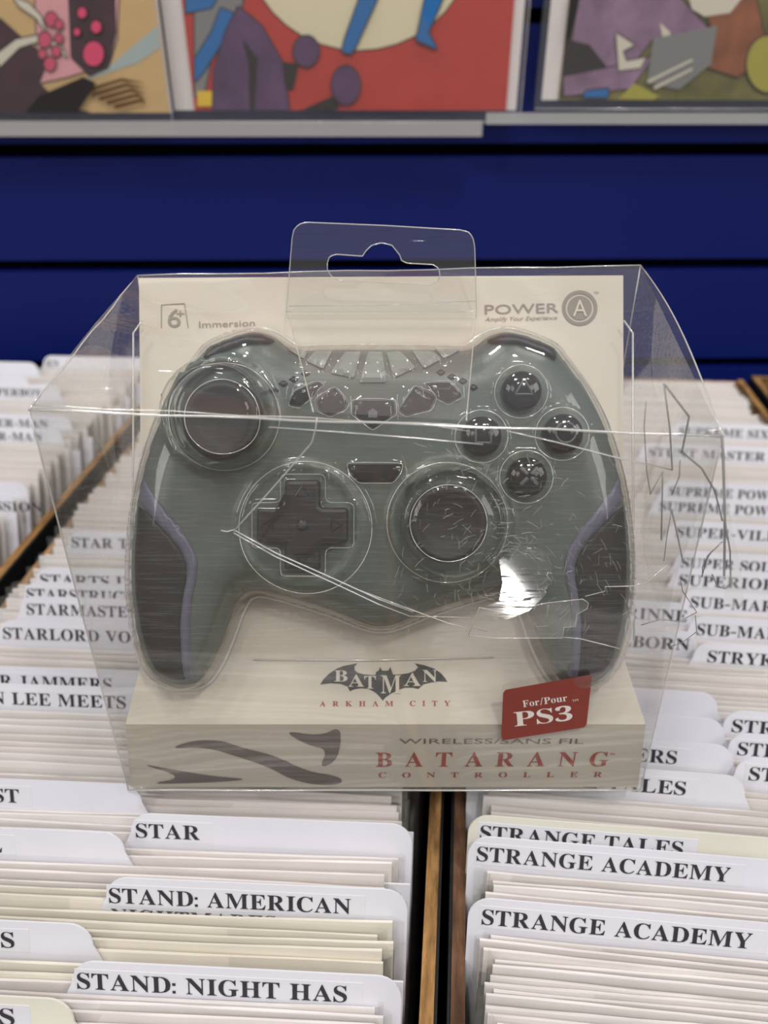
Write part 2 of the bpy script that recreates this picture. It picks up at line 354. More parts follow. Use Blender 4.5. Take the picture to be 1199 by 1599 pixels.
def lettering(name, text, m, parent, P0, P1, up, cap, lift=.00012, serif=True, gap=9, space=45, **kw):
    """fits text from P0 to P1 (baseline ends, parent-local), capitals `cap` tall along `up`"""
    me, _ = serif_mesh(text, gap, space) if serif else sans_mesh(text, **kw)
    n = len(me.vertices)
    co = np.empty(n * 3); me.vertices.foreach_get('co', co); co = co.reshape(-1, 3)
    x0, x1 = co[:, 0].min(), co[:, 0].max()
    h = 100 if serif else .70
    ex = (P1 - P0); L = ex.length; ex = ex.normalized()
    nz = ex.cross(up).normalized(); uy = nz.cross(ex)
    out = np.outer((co[:, 0] - x0) / (x1 - x0) * L, ex) + np.outer(co[:, 1] / h * cap, uy) + np.array(P0 + nz * lift)
    me.vertices.foreach_set('co', out.ravel()); me.update()
    return link(name, me, m, parent)
# ================================================================== SETTING: blue slatwall
YW = .55
wall = MB()
slots = [.0616 + .0739 * k for k in range(-3, 9)]
HS = .0040
edges = []
zlo = -.30
for s in slots:
    wall.box((-.75, 0, zlo), (.75, .014, s - HS), 0)
    zlo = s + HS
wall.box((-.75, 0, zlo), (.75, .014, .78), 0)
wall.box((-.75, .0141, -.30), (.75, .022, .78), 1)
w = wall.build('wall_back', [M['blue'], M['groove']])
w.location = (0, YW, 0); w.rotation_euler = (0, 0, R(.7))
tag(w, kind='structure')

# ================================================================== COMIC BOXES
PSI = R(5.33)
ex = Vector((math.cos(PSI), -math.sin(PSI), 0)); ey = Vector((math.sin(PSI), math.cos(PSI), 0))
def bw(u, w, z=0): return ex * u + ey * w + Vector((0, 0, z))
def to_box(P): return P.dot(ex), P.dot(ey)
PITCH_U = .2027
ZB = -.272
RAIL = -.010
cab = MB(); cab.box((-.75, -.25, -.95), (.75, .545, ZB - .0005))
fl_ = MB(); fl_.box((-2, -2.5, -.97), (2, .6, -.951)); tag(fl_.build('floor', M['floor']), kind='structure')
c = cab.build('counter_top', M['black'])
tag(c, 'dark counter top carrying the row of comic boxes', 'counter')

def comic_box(u0, w0, w1, rails, label, W0=.2003):
    """u0 = outer left face of the box; walls 4.4 mm thick, raw edges on top, black outside"""
    T, W = .0046, W0
    root = empty('comic_storage_box', bw(u0 + W / 2, (w0 + w1) / 2, ZB), (0, 0, -PSI))
    hw, hl, H = W / 2, (w1 - w0) / 2, RAIL - ZB
    for sx, m, dz in ((-1, rails[0], 0), (1, rails[1], .0015)):
        b = MB(); x0 = hw * sx; x1 = (hw - T) * sx
        xb = x0 - sx * .0009
        b.box((min(xb, x1), -hl, 0), (max(xb, x1), hl, H + dz), 0)
        b.box((min(x0, xb), -hl, 0), (max(x0, xb), hl, H + dz - .0008), 1)
        b.build('side_panel', [M[m], M['black']], root)
    for sy in (-1, 1):
        b = MB(); y0 = hl * sy; y1 = (hl - T) * sy
        b.box((-hw + T, min(y0, y1), 0), (hw - T, max(y0, y1), H), 0)
        b.build('end_panel', M['wood'], root)
    b = MB(); b.box((-hw + T, -hl + T, 0), (hw - T, hl - T, .004)); b.build('floor_panel', M['black'], root)
    tag(root, label, 'box')
    return root
UA, UB, UC, UD = -.2008 - .2003, -.1927, .0072, .2155
comic_box(UA, -.12, .497, ('wood', 'wood'), 'raw wooden comic box at far left, left of the long diagonal gap')
comic_box(UB, -.12, .517, ('wood', 'wood'), 'wooden comic box left of the central gap, under left half of package', .1973)
comic_box(UC, -.12, .533, ('brown', 'wood'), 'wooden comic box right of the central gap, browned left edge')
comic_box(UD, -.12, .545, ('wood', 'wood'), 'wooden comic box at far right edge, only its rear corner in view')

# ------------------------------------------------------------------ bagged comics (prototypes share meshes)
LEAN = R(22)
HC = .255
def comic_board(k, thick):
    rnd = random.Random(k)
    nx, hw, h = 14, .0862, HC
    a, ph = rnd.uniform(-.0005, .0005), rnd.uniform(0, 6)
    sk = rnd.uniform(-.001, .001)
    vs, fs = [], []
    for zi, z in enumerate((0, -thick)):
        for i in range(nx + 1):
            t = i / nx * 2 - 1
            bow = a * (1 - t * t) + .00015 * math.sin(5 * t + ph)
            top = h + .0004 * math.sin(3 * t + ph) + rnd.uniform(-.00012, .00012) + sk * t
            vs += [(t * hw, 0, z + bow), (t * hw, h * .55, z + bow), (t * hw, top, z + bow)]
    n = (nx + 1) * 3
    for i in range(nx):
        for j in range(2):
            q = i * 3 + j
            fs.append((q, q + 3, q + 4, q + 1)); fs.append((n + q, n + q + 1, n + q + 4, n + q + 3))
        q = i * 3 + 2
        fs.append((q, q + 3, n + q + 3, n + q)); q = i * 3
        fs.append((q, n + q, n + q + 3, q + 3))
    for q0, fl in ((0, 0), (nx * 3, 1)):
        for j in range(2):
            q = q0 + j; f = (q, q + 1, n + q + 1, n + q)
            fs.append(f[::-1] if fl else f)
    return mesh(vs, fs)
def bag_mesh(k, thick):
    """thin sleeve round board and comic, a little wider, crinkled at the sides"""
    rnd = random.Random(100 + k)
    x0, x1 = -.0862 - rnd.uniform(.001, .0035), .0862 + rnd.uniform(.001, .0035)
    b = MB()
    ny = 9
    ys = [HC * .45 + (HC * .55 + .0012) * j / ny for j in range(ny + 1)]
    cols = [(x0, -thick / 2), (-.0868, .0004)] + [(-.0868 + .1736 * i / 14, .0003 + rnd.uniform(0, .0002)) for i in range(1, 14)] + [(.0868, .0004), (x1, -thick / 2)]
    back = [(x0, -thick / 2), (-.0868, -thick - .0003), (0, -thick - .0003), (.0868, -thick - .0003), (x1, -thick / 2)]
    for cs, fl in ((cols, 0), (back, 1)):
        vs = []
        for j, y in enumerate(ys):
            for i, (x, z) in enumerate(cs):
                e = i in (0, len(cs) - 1)
                vs.append((x + (rnd.uniform(-.0006, .0006) if e else 0), y + (rnd.uniform(-.0012, .001) if e and j == ny else 0), z + (rnd.uniform(-.0006, .0006) if e else 0)))
        m = len(cs)
        fs = [(j*m+i, j*m+i+1, (j+1)*m+i+1, (j+1)*m+i) for j in range(ny) for i in range(m-1)]
        b.add(vs, [f[::-1] for f in fs] if fl else fs)
    return mesh(b.v, b.f)
def pages_mesh(thick):
    b = MB(); b.box((-.0845, .002, -thick), (.0845, HC - .004, -.00095)); return mesh(b.v, b.f)
PROTO = []
for k in range(8):
    th = (.0013, .0016)[k % 2]
    bm_ = comic_board(k, .0009); bm_.materials.append(M[('board', 'board', 'cream', 'grey')[k % 4]])
    gm = bag_mesh(k, th); gm.shade_smooth(); gm.materials.append(M['bag'])
    pm = pages_mesh(th); pm.materials.append(M['pages'])
    PROTO.append((bm_, pm, gm))
CREAM = [2, 6]; WHITE = [0, 1, 4, 5, 3, 7]
def leaning(u, w, yaw, zt=0, lean=LEAN, h=HC):
    """matrix of a card whose body top (height h) is at box coordinates (u, w), height zt"""
    rot = Matrix.Rotation(-PSI + yaw, 4, 'Z') @ Matrix.Rotation(R(90) - lean, 4, 'X')
    top = bw(u, w, zt)
    base = top - (rot.to_3x3() @ Vector((0, h, 0)))
    return Matrix.Translation(base) @ rot
def add_comic(u, w, yaw, zt, k, label, group, lean=LEAN):
    root = empty('bagged_comic')
    root.matrix_world = leaning(u, w, yaw, zt, lean)
    for nm, me in zip(('backing_board', 'comic_book', 'plastic_bag'), PROTO[k]):
        o = bpy.data.objects.new(nm, me); COL.objects.link(o); o.parent = root
    tag(root, label, 'comic', group)
    return root

# ------------------------------------------------------------------ divider cards with half-width tabs
def tab_outline(xa, xb, hw, h, th, r):
    def arc(cx, cy, a0, a1, n=7): return [(cx + r * math.cos(R(a0 + (a1 - a0) * i / n)), cy + r * math.sin(R(a0 + (a1 - a0) * i / n))) for i in range(n + 1)]
    pts = [(-hw, h * .3), (hw, h * .3)]
    if xb < hw - .002:
        pts += [(hw, h - .004), (xb + .003, h - .004)]
    pts += arc(xb - r, h + th - r, 0, 90)
    pts += arc(xa + r, h + th - r, 90, 180)
    if xa > -hw + .002:
        pts += [(xa - .003, h - .004), (-hw, h - .004)]
    return pts
TENS = {2: 'twenty', 3: 'thirty', 4: 'forty', 5: 'fifty', 6: 'sixty', 7: 'seventy'}
ORD = ['zero', 'first', 'second', 'third', 'fourth', 'fifth', 'sixth', 'seventh', 'eighth', 'ninth', 'tenth', 'eleventh', 'twelfth', 'thirteenth',
       'fourteenth', 'fifteenth', 'sixteenth', 'seventeenth', 'eighteenth', 'nineteenth', 'twentieth', 'twenty-first', 'twenty-second', 'twenty-third', 'twenty-fourth',
       'twenty-fifth', 'twenty-sixth', 'twenty-seventh', 'twenty-eighth', 'twenty-ninth']
for i in range(30, 80): ORD.append(TENS[i // 10][:-1] + 'ieth' if i % 10 == 0 else TENS[i // 10] + '-' + ORD[i % 10])
ZTAB = .0078
TABH = ZTAB / math.cos(LEAN)
TABW = .093
SHIFT = ZTAB * math.tan(LEAN)
class Div: pass
def divider(uc, yaw, spec, label, where):
    """spec: side known, corner pixel, text, text pixel range, card material"""
    side, px, py, text, t0, t1, mname = spec[:7]
    cx = px + (45 if side == 'l' else -45)
    P = on_z(cx, py, ZTAB)
    u, w = to_box(P)
    uu = to_box(on_z(px, py, ZTAB))[0]
    hw = .0915
    w_row = w - SHIFT - (u - uc) * math.sin(yaw)
    Mx = leaning(uc, w_row, yaw, 0)
    x = (uu - uc)
    if side == 'l': xa, xb = x, min(x + TABW, hw)
    else: xa, xb = max(x - TABW, -hw), x
    xa = max(xa, -hw); xb = min(xb, hw)
    root = empty('divider_card')
    root.matrix_world = Mx
    m = M[mname]
    b = MB(); b.prism(tab_outline(xa, xb, hw, HC, TABH, .0062), -.0006, 0)
    b.build('tab_card', m, root)
    if text is not None:
        inv = Mx.inverted()
        def local(pxx):
            r = ray(pxx, py + 18); o = inv @ EYE; d = inv.to_3x3() @ r
            return (o + d * (-o.z / d.z)).x
        n = len(text)
        adv = .0049
        if t0 is not None: a = local(t0)
        if t1 is not None: c = local(t1)
        if t0 is None: a = c - adv * n
        if t1 is None: c = a + adv * n
        cap = .0046
        yb = HC + TABH - .0031 - cap
        lb = MB()
        la, lc = max(a - .004, min(xa + .003, a - .0006)), min(c + .004, xb - .001)
        lb.box((la, yb - .0012, -.0001), (lc, yb + cap + .0010, .00008))
        lo = lb.build('label_strip', M['label'], root)
        a2, c2 = a, c
        lettering('heading_text', text, M['ink'], lo, Vector((a2, yb, .0001)), Vector((c2, yb, .0001)), Vector((0, 1, 0)), cap)
        if len(spec) > 7:
            a = local(spec[8]); c = local(spec[9])
            lettering('heading_text', spec[7], M['ink'], root, Vector((a, yb - .0064, .0001)), Vector((c, yb - .0064, .0001)), Vector((0, 1, 0)), cap)
    tag(root, label, 'divider', where)
    return w_row, root

def fill_box(uc, yaw, specs, w_start, w_end, pitch, where, shift, desc, cream_at=()):
    ws = []
    for i, sp in enumerate(specs):
        t = sp[3]
        side = 'left' if sp[0] == 'r' or sp[1] < 60 or 700 < sp[1] < 740 else 'right'
        look = ('blank' if t is None else 'lettered')
        col = 'yellowed' if sp[6] == 'divcream' else 'white'
        lab = f'{col} {look} tab divider, {ORD[i + 1]} from the front {where}'
        ws.append(divider(uc, yaw, sp, lab, None) + (col, look))
    ws.sort(key=lambda q: q[0])
    for i, (_, root, col, look) in enumerate(ws):
        root['label'] = f'{col} {look} tab divider, {ORD[i + 1]} from the front {where}'
    fw = [q[0] for q in ws]
    front = []
    w = w_start; k = 0; cnt = 0; seg = 0
    while w < w_end:
        near = [d for d in fw if abs(w - d) < .0013]
        if near:
            w = near[0] + .0015
            continue
        s = sum(1 for d in fw if d < w)
        if s != seg: seg, cnt = s, 0
        cnt += 1
        place = f'before the first divider' if s == 0 else f'behind the {ORD[s]} divider'
        kk = random.choice(WHITE) if not any(a < w < b for a, b in cream_at) else random.choice(CREAM)
        lab = f'bagged comic, {ORD[cnt]} {place} {where}'
        rc_ = add_comic(uc + random.uniform(-.0025, .0025) + shift, w, yaw + R(random.uniform(-.25, .25)), random.uniform(-.0007, .0007), kk, lab, f'bagged comics {where}', LEAN + R(random.uniform(-.3, .3)))
        if s == 0: front.append(rc_)
        w += pitch(w) * random.uniform(.88, 1.12)
        k += 1
    for i, rc_ in enumerate(reversed(front)):
        rc_['label'] = f'bagged comic, {ORD[i + 1]} before the first divider {where}'
    return k

# right of the central rail
specC = [
 ('l', 731, 1405, 'STRANGE ACADEMY', 753, 1180, 'divider'),
 ('l', 725, 1308, 'STRANGE ACADEMY', 745, 1145, 'divider'),
 ('l', 727, 1275, 'STRANGE TALES', 750, 1070, 'divcream'),
 ('r', 1165, 1210, 'STRANGE TALES', None, 1071, 'divider'),
 ('l', 1152, 1185, 'STRANGE', 1170, None, 'divider'),
 ('r', 1147, 1162, 'STRANGERS', None, 1057, 'divider'),
 ('l', 1141, 1147, 'STRAWS', 1152, None, 'divider'),
 ('r', 1133, 1121, None, None, None, 'divider'),
 ('l', 1133, 1112, 'STREET', 1143, None, 'divider'),
 ('r', 1122, 1080, None, None, None, 'divider'),
 ('l', 1086, 1005, 'STRYKE', 1105, None, 'divider'),
 ('r', 1090, 984, 'STILLBORN', None, 1077, 'divider'),
 ('l', 1078, 964, 'SUB-MARINER', 1088, 1290, 'divider'),
 ('r', 1080, 940, 'PRINNE', None, 1073, 'divider'),
 ('l', 1066, 922, 'SUB-MARINER', 1078, 1283, 'divider'),
 ('l', 1050, 888, 'SUPERIOR', 1060, 1212, 'divider'),
 ('l', 1056, 862, 'SUPER SOLDIER', 1064, 1270, 'divider'),
 ('l', 1045, 814, 'SUPER-VILLAIN', 1056, 1262, 'divider'),
 ('l', 1020, 775, 'SUPREME POWER', 1030, 1232, 'divider'),
 ('l', 1034, 752, 'SUPREME POWER', 1044, 1230, 'divider'),
 ('l', 1002, 692, 'STUNT MASTER', 1012, 1195, 'divider'),
 ('l', 1050, 660, 'SUPREME SIX', 1060, 1200, 'divider'),
]
UCc = .1033
nC = fill_box(UCc, R(0), specC, .068, .506, lambda w: .00195 if w < .15 else (.0029 if w < .27 else .0046), 'in the box right of the central gap', .0005, '')
specB = [
 ('r', 115, 1560, 'STARS', None, 22, 'divcream'),
 ('l', 110, 1503, 'STAND: NIGHT HAS', 120, 542, 'divider'),
 ('r', 145, 1443, 'STANDS', None, 22, 'divider'),
 ('l', 164, 1372, 'STAND: AMERICAN', 170, 548, 'divider', 'NIGHTMARES', 172, 430),
 ('r', 195, 1300, 'SQUIRREL', None, 3, 'divider'),
 ('l', 203, 1272, 'STAR', 212, 312, 'divider'),
 ('r', 222, 1224, 'STARDUST', None, 30, 'divider'),
 ('l', -88, 1066, 'STAN LEE MEETS', -72, 196, 'divider'),
 ('l', -75, 1040, 'STAR JAMMERS', -55, 174, 'divider'),
 ('l', -5, 969, 'STARLORD VOL', 5, 222, 'divider'),
 ('l', 29, 932, 'STARMASTERS', 42, 232, 'divider'),
 ('l', 36, 909, 'STARSTRUCK', 42, 212, 'divider'),
 ('l', 55, 887, 'STARTS IN', 63, 212, 'divider'),
 ('l', 105, 830, 'STAR TREK', 112, 255, 'divider'),
]
UCb = -.0960
nB = fill_box(UCb, R(2.6), specB, .070, .505, lambda w: .0023 if w < .15 else (.0033 if w < .27 else .0049), 'in the box left of the central gap', 0, '', cream_at=((.093, .118),))
specA = [
 ('r', 42, 822, None, None, None, 'divider'),
 ('r', 88, 775, 'SESSION', None, 66, 'divider'),
 ('r', 92, 754, None, None, None, 'divider'),
 ('r', 98, 668, 'SPIDER-MAN', None, 66, 'divider'),
 ('r', 112, 648, 'SPIDER-MAN', None, 75, 'divider'),
 ('r', 95, 600, 'SUPERBOY', None, 66, 'divider'),
 ('r', 45, 585, None, None, None, 'divider'),
 ('r', 60, 565, None, None, None, 'divider'),
 ('l', 66, 556, 'SUN', 72, 92, 'divider'),
]
UCa = UA + .1
nA = fill_box(UCa - .003, R(2.0), specA, .25, .485, lambda w: .0042, 'in the box at far left', 0, '')
print('comics', nA, nB, nC)
# ================================================================== THE CONTROLLER
D_SEAM = .2176
root_c = empty('game_controller', on_d(599.5, 799.5, D_SEAM), (R(90) - PITCH, 0, 0))
tag(root_c, 'dark grey green game controller sealed inside the clear package', 'game controller')
def uv(x, y, h=0):
    k = (D_SEAM - h) / F_PX
    return ((x - 599.5) * k, -(y - 799.5) * k)
half = [(594,546),(540,546),(490,547),(464,549),(448,543),(430,527),(405,518),(386,519),(352,530),(322,543),(308,566),(280,600),(252,650),(228,720),(213,790),
        (205,870),(206,930),(214,990),(227,1035),(245,1058),(268,1068),(290,1071),(315,1064),(333,1035),(350,995),(366,948),(383,922),(410,921),(444,930),(520,953),(575,977),(594,979)]
AX = 594.5
outline_px = half + [(2 * AX - x, y) for x, y in half[-2:0:-1]]
def chaikin(p, n=2):
    for _ in range(n):
        q = []
        for i in range(len(p)):
            a, b = p[i], p[(i + 1) % len(p)]
            q += [(a[0]*.75+b[0]*.25, a[1]*.75+b[1]*.25), (a[0]*.25+b[0]*.75, a[1]*.25+b[1]*.75)]
        p = q
    return p
OUT = np.array([uv(x, y) for x, y in chaikin(outline_px)])          # counterclockwise seen from the front
def resample(P, step):
    P = np.asarray(P); Q = np.vstack([P, P[:1]])
    L = np.r_[0, np.cumsum(np.linalg.norm(np.diff(Q, axis=0), axis=1))]
    n = int(L[-1] / step); t = np.linspace(0, L[-1], n, endpoint=False)
    return np.c_[np.interp(t, L, Q[:, 0]), np.interp(t, L, Q[:, 1])]
OUT = resample(OUT, .0016)
def sdf(P, poly):
    """signed distance, positive inside"""
    P = np.atleast_2d(P); A = poly; B = np.roll(poly, -1, 0)
    d = np.full(len(P), 9e9); ins = np.zeros(len(P), bool)
    for a, b in zip(A, B):
        e = b - a; w = P - a
        t = np.clip((w @ e) / (e @ e + 1e-18), 0, 1)
        d = np.minimum(d, ((w - t[:, None] * e) ** 2).sum(1))
        c = (a[1] > P[:, 1]) != (b[1] > P[:, 1])
        xs = a[0] + (P[:, 1] - a[1]) / (b[1] - a[1] + 1e-18) * e[0]
        ins ^= c & (P[:, 0] < xs)
    return np.where(ins, 1, -1) * np.sqrt(d)
def offset(poly, d):
    t = np.roll(poly, -1, 0) - np.roll(poly, 1, 0)
    nrm = np.c_[t[:, 1], -t[:, 0]]; nrm /= np.linalg.norm(nrm, axis=1)[:, None]
    area2 = (poly[:, 0] * np.roll(poly[:, 1], -1) - np.roll(poly[:, 0], -1) * poly[:, 1]).sum()
    return poly + nrm * d * (1 if area2 > 0 else -1)
def body_h(P):
    s = sdf(P, OUT)
    q = 1 - np.clip(s / .012, 0, 1)
    h = .0098 * np.sqrt(np.clip(1 - q * q, 0, 1))
    v = np.atleast_2d(P)[:, 1]
    h *= 1 - .25 * np.clip((-v - .015) / .04, 0, 1)          # grips fall away a little
    return h
def circ(P, x, y, h=0):
    c = np.array(uv(x, y, h)); return np.linalg.norm(np.atleast_2d(P) - c, axis=1)
def sstep(x): x = np.clip(x, 0, 1); return x * x * (3 - 2 * x)
def triangulate(loops, step, jit=0):
    pts, edges = [], []
    for lp in loops:
        k = len(pts); n = len(lp)
        pts += [tuple(p) for p in lp]; edges += [(k + i, k + (i + 1) % n) for i in range(n)]
    A = np.vstack(loops); lo, hi = A.min(0), A.max(0)
    gx, gy = np.meshgrid(np.arange(lo[0], hi[0], step), np.arange(lo[1], hi[1], step))
    gx[::2] += step / 2
    G = np.c_[gx.ravel(), gy.ravel()]
    outer = loops[0]
    s = sdf(G, outer); G = G[s > step * .55]
    for lp in loops[1:]: G = G[np.abs(sdf(G, lp)) > step * .5]
    pts += [tuple(p) for p in G]
    vs, es, fs = delaunay_2d_cdt([Vector(p) for p in pts], edges, [], 0, 1e-7)[:3]
    V = np.array([(v.x, v.y) for v in vs])
    F = [tuple(f) for f in fs]
    cen = np.array([V[list(f)].mean(0) for f in F])
    keep = sdf(cen, outer) > 0
    F = [f for f, k in zip(F, keep) if k]
    F2 = []
    for f in F:
        a, b, c = V[f[0]], V[f[1]], V[f[2]]
        F2.append(f if (b[0]-a[0])*(c[1]-a[1])-(b[1]-a[1])*(c[0]-a[0]) > 0 else f[::-1])
    return V, F2
def R2(P, x, y, r, h=0): return circ(P, x, y, h) / (r * (D_SEAM - h) / F_PX)
def body_front(P):
    h = body_h(P)
    # shallow wells under the sticks and round the direction pad
    for x, y, r in ((352, 652, 78), (698, 816, 82)):
        q = R2(P, x, y, r); h = np.where(q < 1.18, np.maximum(h, .0098 * .8) + .0022 * sstep((1.18 - q) / .12) - .004 * sstep((1 - q) / .1), h)
    q = R2(P, 474, 822, 92); h = np.where(q < 1.06, h + .0012 * sstep((1.06 - q) / .06) - .0016 * sstep((.96 - q) / .06), h)
    return h
V, F = triangulate([OUT], .0014)
hf = body_front(V); sd = sdf(V, OUT); onb = np.abs(sd) < 1e-5
hf[onb] = 0
q = 1 - np.clip(sd / .008, 0, 1)
hb = -.0046 * np.sqrt(np.clip(1 - q * q, 0, 1))
n = len(V); back = {}
vs = [(x, y, z) for (x, y), z in zip(V, hf)]
for i in range(n):
    if onb[i]: back[i] = i
    else: back[i] = len(vs); vs.append((V[i][0], V[i][1], hb[i]))
link('body', mesh(vs, F + [tuple(back[i] for i in f[::-1]) for f in F]), M['body'], root_c, True)

def H(x, y, dh=0):
    """surface height of the body under a pixel"""
    z = .008
    for _ in range(3): z = float(body_front(np.array([uv(x, y, z)]))[0])
    return z
def at(x, y, dh=0):
    z = H(x, y) + dh
    return Vector((*uv(x, y, z), z))
def patch(name, px, m, lift, thick=.0006, step=.0012, parent=None, smooth=True):
    """thin raised plate that follows the body surface inside a pixel outline"""
    P = resample(np.array([uv(x, y, .008) for x, y in px]), step * .8)
    if (P[:, 0] * np.roll(P[:, 1], -1) - np.roll(P[:, 0], -1) * P[:, 1]).sum() < 0: P = P[::-1]
    V, F = triangulate([P], step)
    h = np.maximum(body_front(V), .0004)
    s = sdf(V, P); onb = np.abs(s) < 1e-5
    vs = [(x, y, z + (lift if not b else lift * .55)) for (x, y), z, b in zip(V, h, onb)]
    n = len(vs); m0 = {}
    fs = list(F)
    k = n
    order = [i for i in range(n) if onb[i]]
    # skirt down to the body
    from collections import Counter
    ec = Counter()
    for f in F:
        for a, b in zip(f, f[1:] + f[:1]): ec[(a, b)] += 1
    for (a, b) in list(ec):
        if (b, a) not in ec:
            for i in (a, b):
                if i not in m0:
                    m0[i] = len(vs); vs.append((V[i][0], V[i][1], h[i] - thick))
            fs.append((b, a, m0[a], m0[b]))
    return link(name, mesh(vs, fs), m, parent or root_c, smooth)
def mir(pts): return [(2 * AX - x, y) for x, y in pts]
panel = [(212,790),(228,798),(246,815),(268,838),(284,858),(294,880),(293,905),(287,935),(284,975),(284,1066),(262,1064),(242,1052),(228,1028),(217,985),(209,930),(208,868)]
trim = [(219,745),(244,776),(271,808),(290,832),(303,853),(311,876),(308,905),(301,932),(297,974),(296,1020),(297,1066),(285,1066),(283,1020),(283,974),(288,931),(294,905),(296,885),(286,859),(268,836),(244,812),(228,796),(213,781)]
for s in (lambda p: p, mir):
    patch('grip_panel', s(panel), M['rubber'], .0003)['label'] = 'black rubber side of the grip'
    patch('grip_trim', s(trim), M['stripe'], .0006)['label'] = 'violet grey stripe along the grip'
    patch('bumper', s([(318,552),(321,541),(352,529),(386,519),(404,518),(428,528),(420,535),(380,537),(340,552),(322,562)]), M['pad'], .0018)
# fan of slats at the middle top
def rg(pts): return [(420 + x / 3.526, 470 + y / 3.526) for x, y in pts]
for sl in ([(95,250),(168,250),(205,268),(190,318),(150,290)], [(250,262),(345,262),(300,380),(205,330)], [(420,268),(505,268),(470,432),(342,402)], [(548,268),(622,270),(648,455),(500,455)],
           [(648,275),(722,265),(806,372),(684,432)], [(790,265),(900,262),(950,318),(850,378)], [(920,245),(1068,238),(1010,290),(962,312)]):
    patch('slat', rg(sl), M['slat'], .0012, parent=root_c, smooth=False)
# sticks
def frame(P, T=Matrix.Identity(4)): return Matrix.Translation(P)
def stick(x, y, cx, cy):
    z0 = H(x, y)
    k = 1 / F_PX
    t = empty('thumbstick'); t.parent = root_c
    t.location = Vector((*uv(x, y, z0), z0))
    b = MB(); b.lathe([(.0002, -.001), (.0105, -.001), (.0100, .002), (.0075, .0045), (.0045, .0060), (.0042, .010), (.0002, .010)], 40)
    b.build('stem', M['rubber'], t, True)
    zc = .011
    ctr = uv(cx, cy, z0 + zc + .004)
    off = Vector((ctr[0] - t.location.x, ctr[1] - t.location.y, zc))
    r = 62 * (D_SEAM - z0 - zc) * k
    b = MB(); b.lathe([(.0002, -.0016), (r*.80, -.0016), (r*.97, -.0002), (r, .0012), (r*.98, .0026), (r*.90, .0036), (r*.80, .0036), (r*.72, .0028), (r*.5, .0020), (.0002, .0018)], 56, Matrix.Translation(off))
    cap = b.build('thumb_cap', M['rubber'], t, True)
    return t
stick(352, 652, 344, 655)
stick(698, 816, 700, 818)
for x, y, r in ((352, 652, 84), (698, 816, 90)):
    z = H(x + r, y) ; k = (D_SEAM - z) / F_PX
    b = MB(); rr = r * k
    b.tube([Vector((rr * math.cos(t), rr * math.sin(t), 0)) for t in [2 * math.pi * i / 64 for i in range(65)]], .0008, 8)
    o = b.build('stick_collar', M['body'], root_c, True); o.location = Vector((*uv(x, y, z), .0092))
# direction pad
cx, cy, La, Wa = 474, 820, 70, 27
def rounded(pts, r=.0012, n=5):
    out = []
    m = len(pts)
    for i in range(m):
        p, a, b = Vector(pts[i]), Vector(pts[i-1]), Vector(pts[(i+1) % m])
        da, db = (a - p).normalized() * r, (b - p).normalized() * r
        for j in range(n + 1):
            t = j / n
            out.append(((p + da) * (1-t)**2 + p * 2*t*(1-t) + (p + db) * t*t)[:])
    return out
z = H(cx, cy)
k = (D_SEAM - z) / F_PX
L_, W_ = La * k, Wa * k
cross = [(-W_,-L_),(W_,-L_),(W_,-W_),(L_,-W_),(L_,W_),(W_,W_),(W_,L_),(-W_,L_),(-W_,W_),(-L_,W_),(-L_,-W_),(-W_,-W_)]
dp = MB()
rc = rounded(cross)
def inset(pts, d): return [tuple(p) for p in offset(np.array(pts), -d)]
n = len(rc)
levels = [(rc, -.001), (rc, .0026), (inset(rc, .0004), .0032), (inset(rc, .0012), .0034)]
vs = [(x, y, zz) for pts, zz in levels for x, y in pts]
fs = [(i*n+j, i*n+(j+1)%n, (i+1)*n+(j+1)%n, (i+1)*n+j) for i in range(len(levels)-1) for j in range(n)] + [tuple(range((len(levels)-1)*n, len(levels)*n))]
dp.add(vs, fs)
pad = dp.build('direction_pad', M['pad'], root_c); pad.location = Vector((*uv(cx, cy, z), z))
b = MB(); b.lathe([(.0016, .0034), (.0014, .0040), (.0002, .0041)], 24); b.build('pad_nub', M['pad'], pad, True)
for a in range(4):
    T = Matrix.Rotation(a * math.pi / 2, 4, 'Z') @ Matrix.Translation((0, L_ * .74, .0034))
    tri = [(-.0018, -.0012), (.0018, -.0012), (0, .0016)]
    b = MB()
    for i in range(3):
        p, q2 = Vector((*tri[i], 0)), Vector((*tri[(i+1)%3], 0))
        b.tube([T @ p, T @ q2], .00016, 5)
    b.build('arrow_mark', M['button'], pad)
